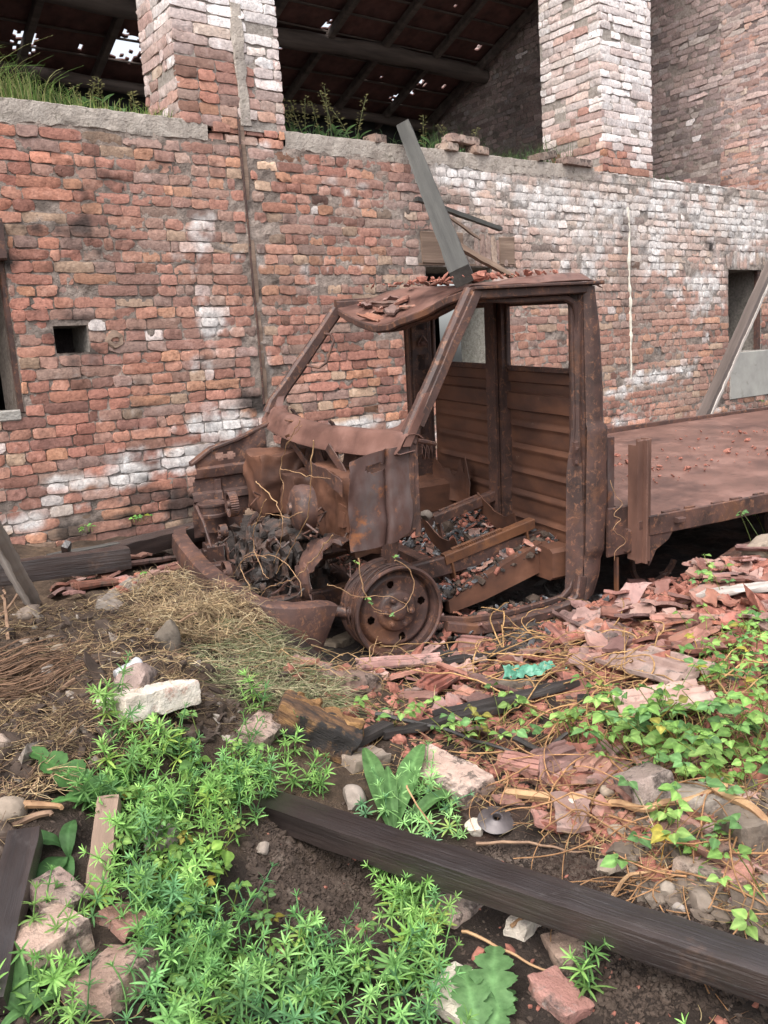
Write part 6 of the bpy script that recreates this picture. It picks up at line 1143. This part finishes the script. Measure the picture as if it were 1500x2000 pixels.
cleavers([(690, 1530), (820, 1500), (930, 1640), (860, 1660), (700, 1580)], 30, (.05, .11), 'cleavers', 'pale whorled weeds behind the black beam', rs, tint=(1.05, 1.05, 1.4))
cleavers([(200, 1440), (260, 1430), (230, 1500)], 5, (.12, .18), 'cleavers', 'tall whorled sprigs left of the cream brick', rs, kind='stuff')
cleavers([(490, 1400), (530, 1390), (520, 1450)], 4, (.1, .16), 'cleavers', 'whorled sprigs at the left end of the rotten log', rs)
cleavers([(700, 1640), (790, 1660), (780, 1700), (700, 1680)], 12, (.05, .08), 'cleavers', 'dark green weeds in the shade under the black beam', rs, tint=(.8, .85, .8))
leafy([(200, 1500), (520, 1480), (480, 1700), (460, 1800), (880, 1960), (300, 2000), (250, 1750)], 70, rs, .024, 'small round leaves growing low among the whorled weeds', h=(.02, .12), tri=False, tint=(.95, .9, .8))
def sprig(px, h, n, label):
    lb = LB(); b = G(*px); B = b[None]+rs.randn(n, 3)*np.array([.02, .02, 0]); whorl_stems(lb, B, rs.uniform(.7, 1, n)*h, rs, .045, wpm=.035, lean=.15); return lb.build('weed_plant', label, 'weed')
sprig((1130, 1945), .17, 3, 'single tall whorled weed below the black beam right of centre'); sprig((560, 1470), .10, 2, 'whorled weed tuft against the rotten log'); sprig((300, 1145), .03, 1, 'tiny green sprig on top of the mound')
YG = (1.05, 1.0, .95)
leafy([(1190, 1420), (1330, 1400), (1420, 1440), (1510, 1420), (1510, 1600), (1330, 1560), (1200, 1500)], 150, rs, .042, 'bright green leafy vine spreading over tiles at right', tint=YG, h=(.04, .2))
leafy([(1350, 1250), (1510, 1220), (1510, 1400), (1400, 1380), (1330, 1300)], 110, rs, .034, 'smaller leaved green vine on the tile heap at the right edge', tint=(1, 1, .9), h=(.03, .15))
leafy([(1080, 1390), (1200, 1370), (1230, 1440), (1110, 1470)], 26, rs, .038, 'green vine sprays beside the green plastic scrap', tint=YG)
leafy([(880, 1420), (1020, 1390), (1030, 1450), (930, 1480)], 22, rs, .038, 'green vine sprays in the middle of the rubble', tint=YG)
leafy([(720, 1400), (780, 1390), (790, 1420), (730, 1430)], 8, rs, .035, 'small green leaves above the rotten log', tint=YG)
leafy([(860, 1440), (900, 1440), (890, 1475)], 5, rs, .035, 'few green leaves by the long dark stick', tint=YG)
leafy([(1240, 1600), (1300, 1600), (1420, 1660), (1400, 1720), (1260, 1700)], 22, rs, .038, 'green vine leaves over the lower right stones', tint=YG)
leafy([(1460, 1760), (1510, 1740), (1510, 1830), (1460, 1830)], 9, rs, .038, 'green leaves at the lower right edge', tint=YG)
leafy([(1350, 1150), (1420, 1120), (1440, 1170), (1370, 1190)], 12, rs, .035, 'light green sprig before the pale split plank', tint=YG, h=(.08, .2))
leafy([(1455, 1060), (1500, 1040), (1500, 1080)], 6, rs, .03, 'light green sprig rising by the boulder', tint=YG, h=(.12, .22))
leafy([(290, 1700), (420, 1680), (420, 1790), (330, 1810)], 18, rs, .038, 'round lobed leaves under the left weeds', tint=(1.2, 1.1, .8), h=(.02, .07))
leafy([(330, 1510), (470, 1500), (460, 1600), (360, 1620)], 12, rs, .038, 'light lobed leaves among the upper left weeds', tint=(1.1, 1.1, .8), h=(.04, .10))
leafy(None, 0, rs, .03, 'small green fern tuft at the wall foot left of the truck', pl=np.array([W(2.12+.02*k, -.05, .42) for k in range(5)]), h=(.02, .06), tint=(.9, 1.1, .8))
leafy(None, 0, rs, .03, 'tuft of small leaves at the wall foot by the black beam', pl=np.array([W(1.75+.02*k, -.12, .42) for k in range(4)]), h=(.02, .06), tint=(.9, 1.1, .8))
leafy(None, 0, rs, .03, 'yellowish leaves where the plank meets the wall foot', pl=np.array([W(9.9+.05*k, -.1, .55) for k in range(6)]), h=(.02, .1), tint=(1, 1.1, .8))
leafy([(280, 1140), (300, 1140), (295, 1152)], 3, rs, .03, 'small thistle like sprout on the mound crest', h=(.02, .05), tint=(.8, 1.1, .8))
leafy(None, 0, rs, .022, 'tiny fresh shoots on the vine across the wheel', pl=np.array([T(*tb(x, y, -.06)) for x, y in ((722, 1170), (728, 1180), (768, 1090), (765, 1205), (694, 1100))]), h=(.004, .012), tint=YG)
# plants with broad leaves, each leaf drawn from its foot to its tip
def broad(name, label, lv, tpl, col, wmul=1.0, arch=.025, cat='plant'):
    lb = LB(); o = None
    for (b, t, *z) in lv:
        A = G(*b); Bp = G(*t)+np.array([0, 0, z[0] if z else .04]); L = np.linalg.norm(Bp-A); X = (Bp-A)/L; v = tpl[0].copy(); v[:, 1] *= wmul; v[:, 2] = v[:, 2]*.6+arch/L*4*v[:, 0]*(1-v[:, 0])+.02*np.sin(v[:, 0]*19+b[0])*np.abs(v[:, 1])*4
        lb.leaves((v, tpl[1], tpl[2]), A[None], X[None], np.array([[0, -.25, 1.]]), [L], np.array([np.array(col)*rs.uniform(.85, 1.15)])); o = A if o is None else o
    return lb.build(name, label, cat, o=o)
broad('dock_plant', 'dock plant with wide dark leaves at the left edge', [((130, 1695), (32, 1700), .02), ((130, 1700), (72, 1800), .015), ((132, 1705), (130, 1785), .01), ((138, 1700), (150, 1655), .02)], BRO, (.07, .16, .055), 1.25)
broad('dock_plant', 'dock plant with pointed leaves in the bottom left corner', [((45, 1990), (32, 1905), .03), ((50, 1995), (92, 1900), .03), ((50, 1995), (-20, 1975), .03), ((55, 1995), (140, 1965), .02), ((55, 2000), (0, 2050), .03)], BRO, (.09, .19, .065), 1.0)
broad('thistle_plant', 'thistle with jagged leaves left of the whorled weeds', [((205, 1600), (75, 1540), .05), ((205, 1605), (120, 1630), .04), ((210, 1600), (150, 1560), .06), ((205, 1605), (230, 1530), .06), ((210, 1610), (260, 1560), .05)], THI, (.08, .19, .055), 1.0)
broad('thistle_plant', 'big pale thistle leaf pointing up at the bottom edge', [((960, 2050), (970, 1895), .06), ((940, 2060), (905, 1935), .05), ((950, 2060), (1000, 1960), .03)], THI, (.13, .25, .10), 1.2)
broad('lettuce_weed', 'rosette of smooth pale green leaves behind the black beam', [((760, 1605), (715, 1500), .08), ((770, 1605), (828, 1490), .10), ((770, 1612), (760, 1540), .09), ((790, 1612), (900, 1560), .04)], BRO, (.12, .24, .085), .62)
# loft ledge: grass, seeding weeds
def blades(us, ns, zs, H, rs, cols, name, label, cat='grass', r=.004, lean=.35, kind='stuff'):
    n = len(us); b = np.stack([WA[0]*us+WN[0]*(WD+ns), WA[1]*us+WN[1]*(WD+ns), zs], -1); a = rs.rand(n)*6.3; d = np.stack([np.cos(a), np.sin(a), 0*a], -1)*np.abs(rs.randn(n, 1))*lean; t = np.linspace(0, 1, 6)[None, :, None]; P = b[:, None]+(np.array([0, 0, 1])*(t-.25*t**3)+d[:, None]*t*t*1.3)*H[:, None, None]
    return strands(P, np.full(n, r)*rs.uniform(.5, 1.2, n), cols, name, label, cat, 'leaf', taper=.15, kind=kind)
rs = np.random.RandomState(9)
n = 2400; us = rs.uniform(.4, 2.76, n); H = (.12+.30*np.exp(-((us-1.55)/.45)**2)+.05*rs.randn(n))*np.clip(1.25-.25*us, .35, 1); C = 1.5*np.array([(.14, .22, .06), (.22, .27, .09), (.10, .17, .05), (.30, .30, .14)])[rs.choice(4, n)]*rs.uniform(.7, 1.2, (n, 1))
blades(us, rs.uniform(.03, .5, n), np.full(n, 3.05), np.clip(H, .05, .6), rs, C, 'grass', 'thick fringe of long grass on the loft ledge left of the left pillar')
n = 700; us = np.concatenate([rs.uniform(5.0, 7.1, n)]); C = np.array([(.10, .19, .07), (.16, .24, .09), (.08, .14, .06)])[rs.choice(3, n)]*rs.uniform(.7, 1.2, (n, 1))
blades(us, rs.uniform(.06, .6, n), np.full(n, 3.05), np.clip(.16+.09*np.sin(us*5)+.07*rs.randn(n), .05, .5), rs, C, 'grass', 'grass on the loft ledge between the leaning beam and the right pillar')
n = 160; us = rs.uniform(3.62, 4.95, n); C = np.array([(.10, .17, .08)])*rs.uniform(.7, 1.3, (n, 1)); blades(us, rs.uniform(.05, .4, n), np.full(n, 3.05), rs.uniform(.06, .18, n), rs, C, 'grass', 'thin grass on the loft ledge right of the left pillar')
n = 60; us = rs.uniform(7.98, 8.6, n); C = np.array([(.10, .17, .08)])*rs.uniform(.7, 1.3, (n, 1)); blades(us, rs.uniform(.1, .3, n), np.full(n, 3.03), rs.uniform(.05, .14, n), rs, C, 'grass', 'few grass blades on the wall top right of the right pillar')
def seedy(u, n_, H, k, label, rs):
    lb = LB()
    for i in range(k):
        b = W(u+rs.randn()*.10, n_+rs.rand()*.2, 3.05); d = np.array([rs.randn()*.25, rs.randn()*.2, 1]); hh = H*rs.uniform(.6, 1.05); t = np.linspace(0, 1, 7)[:, None]; P = b+(d*t+np.array([rs.randn()*.12, 0, 0])*t*t)*hh; lb.stems(P[None], [.0035], np.array([(.16, .17, .08)])); m_ = 46; tt2 = rs.uniform(.3, 1, m_); O = np.stack([np.interp(tt2*6, range(7), P[:, j]) for j in range(3)], -1); a = rs.rand(m_)*6.3
        X = np.stack([np.cos(a), np.sin(a), .5+0*a], -1); lb.leaves(OVA, O+X*.018, X, np.tile((0, 0, 1.), (m_, 1)), rs.uniform(.012, .03, m_), np.array([(.20, .19, .09)])*rs.uniform(.6, 1.3, (m_, 1)))
    for i in range(k*5): b = W(u+rs.randn()*.13, n_+rs.rand()*.2, 3.05+rs.rand()*.1); a = rs.rand()*6.3; lb.leaves(BRO, b[None], np.array([[math.cos(a), math.sin(a), .8]]), np.array([[0, 0, 1.]]), [.11], np.array([(.11, .2, .08)])*rs.uniform(.7, 1.2))
    return lb.build('seeding_weed', label, 'weed')
seedy(3.80, .1, .36, 5, 'seeding weed clump right beside the left pillar', rs); seedy(4.22, .12, .46, 5, 'tall pink tipped seeding weeds in the middle of the loft ledge gap', rs); seedy(5.35, .15, .36, 3, 'bushy weed just right of the leaning beam top', rs); seedy(2.30, .12, .26, 4, 'seeding weed near the left pillar foot', rs)
# ------------------------------------------------------------------ the same litter carried on beyond the frame
rs = np.random.RandomState(404)
def outside(n, x0, x1, y0, y1):
    P = np.stack([rs.uniform(x0, x1, n), rs.uniform(y0, y1, n), np.zeros(n)], -1); P[:, 2] = gz(P[:, 0], P[:, 1]); c = (P-CAM)@CM.T; u = c[:, 0]/np.maximum(c[:, 2], .05)*FPX+750; v = c[:, 1]/np.maximum(c[:, 2], .05)*FPX+1000
    seen = (c[:, 2] > .1) & (u > 15) & (u < 1485) & (v < 1985); wall_ = ((P@WN) > WD-.1); tk = ((P-TO)@TB > -.3) & ((P-TO)@TB < 2.1) & ((P-TO)@TA > 0); return P[~seen & ~wall_ & ~tk]
B = outside(15000, -4.2, -.4, .3, 5); B = B[fbm(B*7, 41, 3)+.35*rs.randn(len(B)) > .0]; L = rs.uniform(.03, .12, len(B)); C = STR[rs.choice(6, len(B))]*rs.uniform(.7, 1.5, (len(B), 1)); strands(lay(B, L, rs, .03, curl=1.5), rs.uniform(.0009, .0022, len(B)), C, 'straw', 'dry straw over the ground beyond the left edge of the view', 'straw', 'straw')
B = outside(9000, .4, 6.5, .3, 6.5); L = rs.uniform(.03, .13, len(B)); C = STR[rs.choice(6, len(B))]*rs.uniform(.7, 1.3, (len(B), 1)); strands(lay(B, L, rs, .03), rs.uniform(.0009, .002, len(B)), C, 'straw', 'dry stalks over the ground beyond the right edge of the view', 'straw', 'straw')
P = outside(9000, .3, 6.5, .3, 6.5); crumbs(P, rs.gamma(2, .005, len(P))+.003, 'tile_crumb', 'tile_crumbs', 'broken tile bits beyond the right edge of the view', 'tile crumbs', rs)
P = outside(14000, -4.2, 6.5, .3, 6.5); crumbs(P, rs.gamma(2, .003, len(P))+.002, 'crumb', 'soil_crumbs', 'soil crumbs around the edges of the view', 'soil', rs)
P = outside(420, -1.6, 1.0, .5, 1.5); P = P[:110]; lb = LB(); whorl_stems(lb, P, rs.uniform(.05, .14, len(P)), rs, .04); lb.build('cleavers', 'green whorled weeds just below the frame', 'weeds', 'stuff')
P = outside(900, 1.5, 3.6, 1.2, 4.6)[:170]; leafy(None, 0, rs, .04, 'green vine going on beyond the right edge', pl=P, tint=YG)
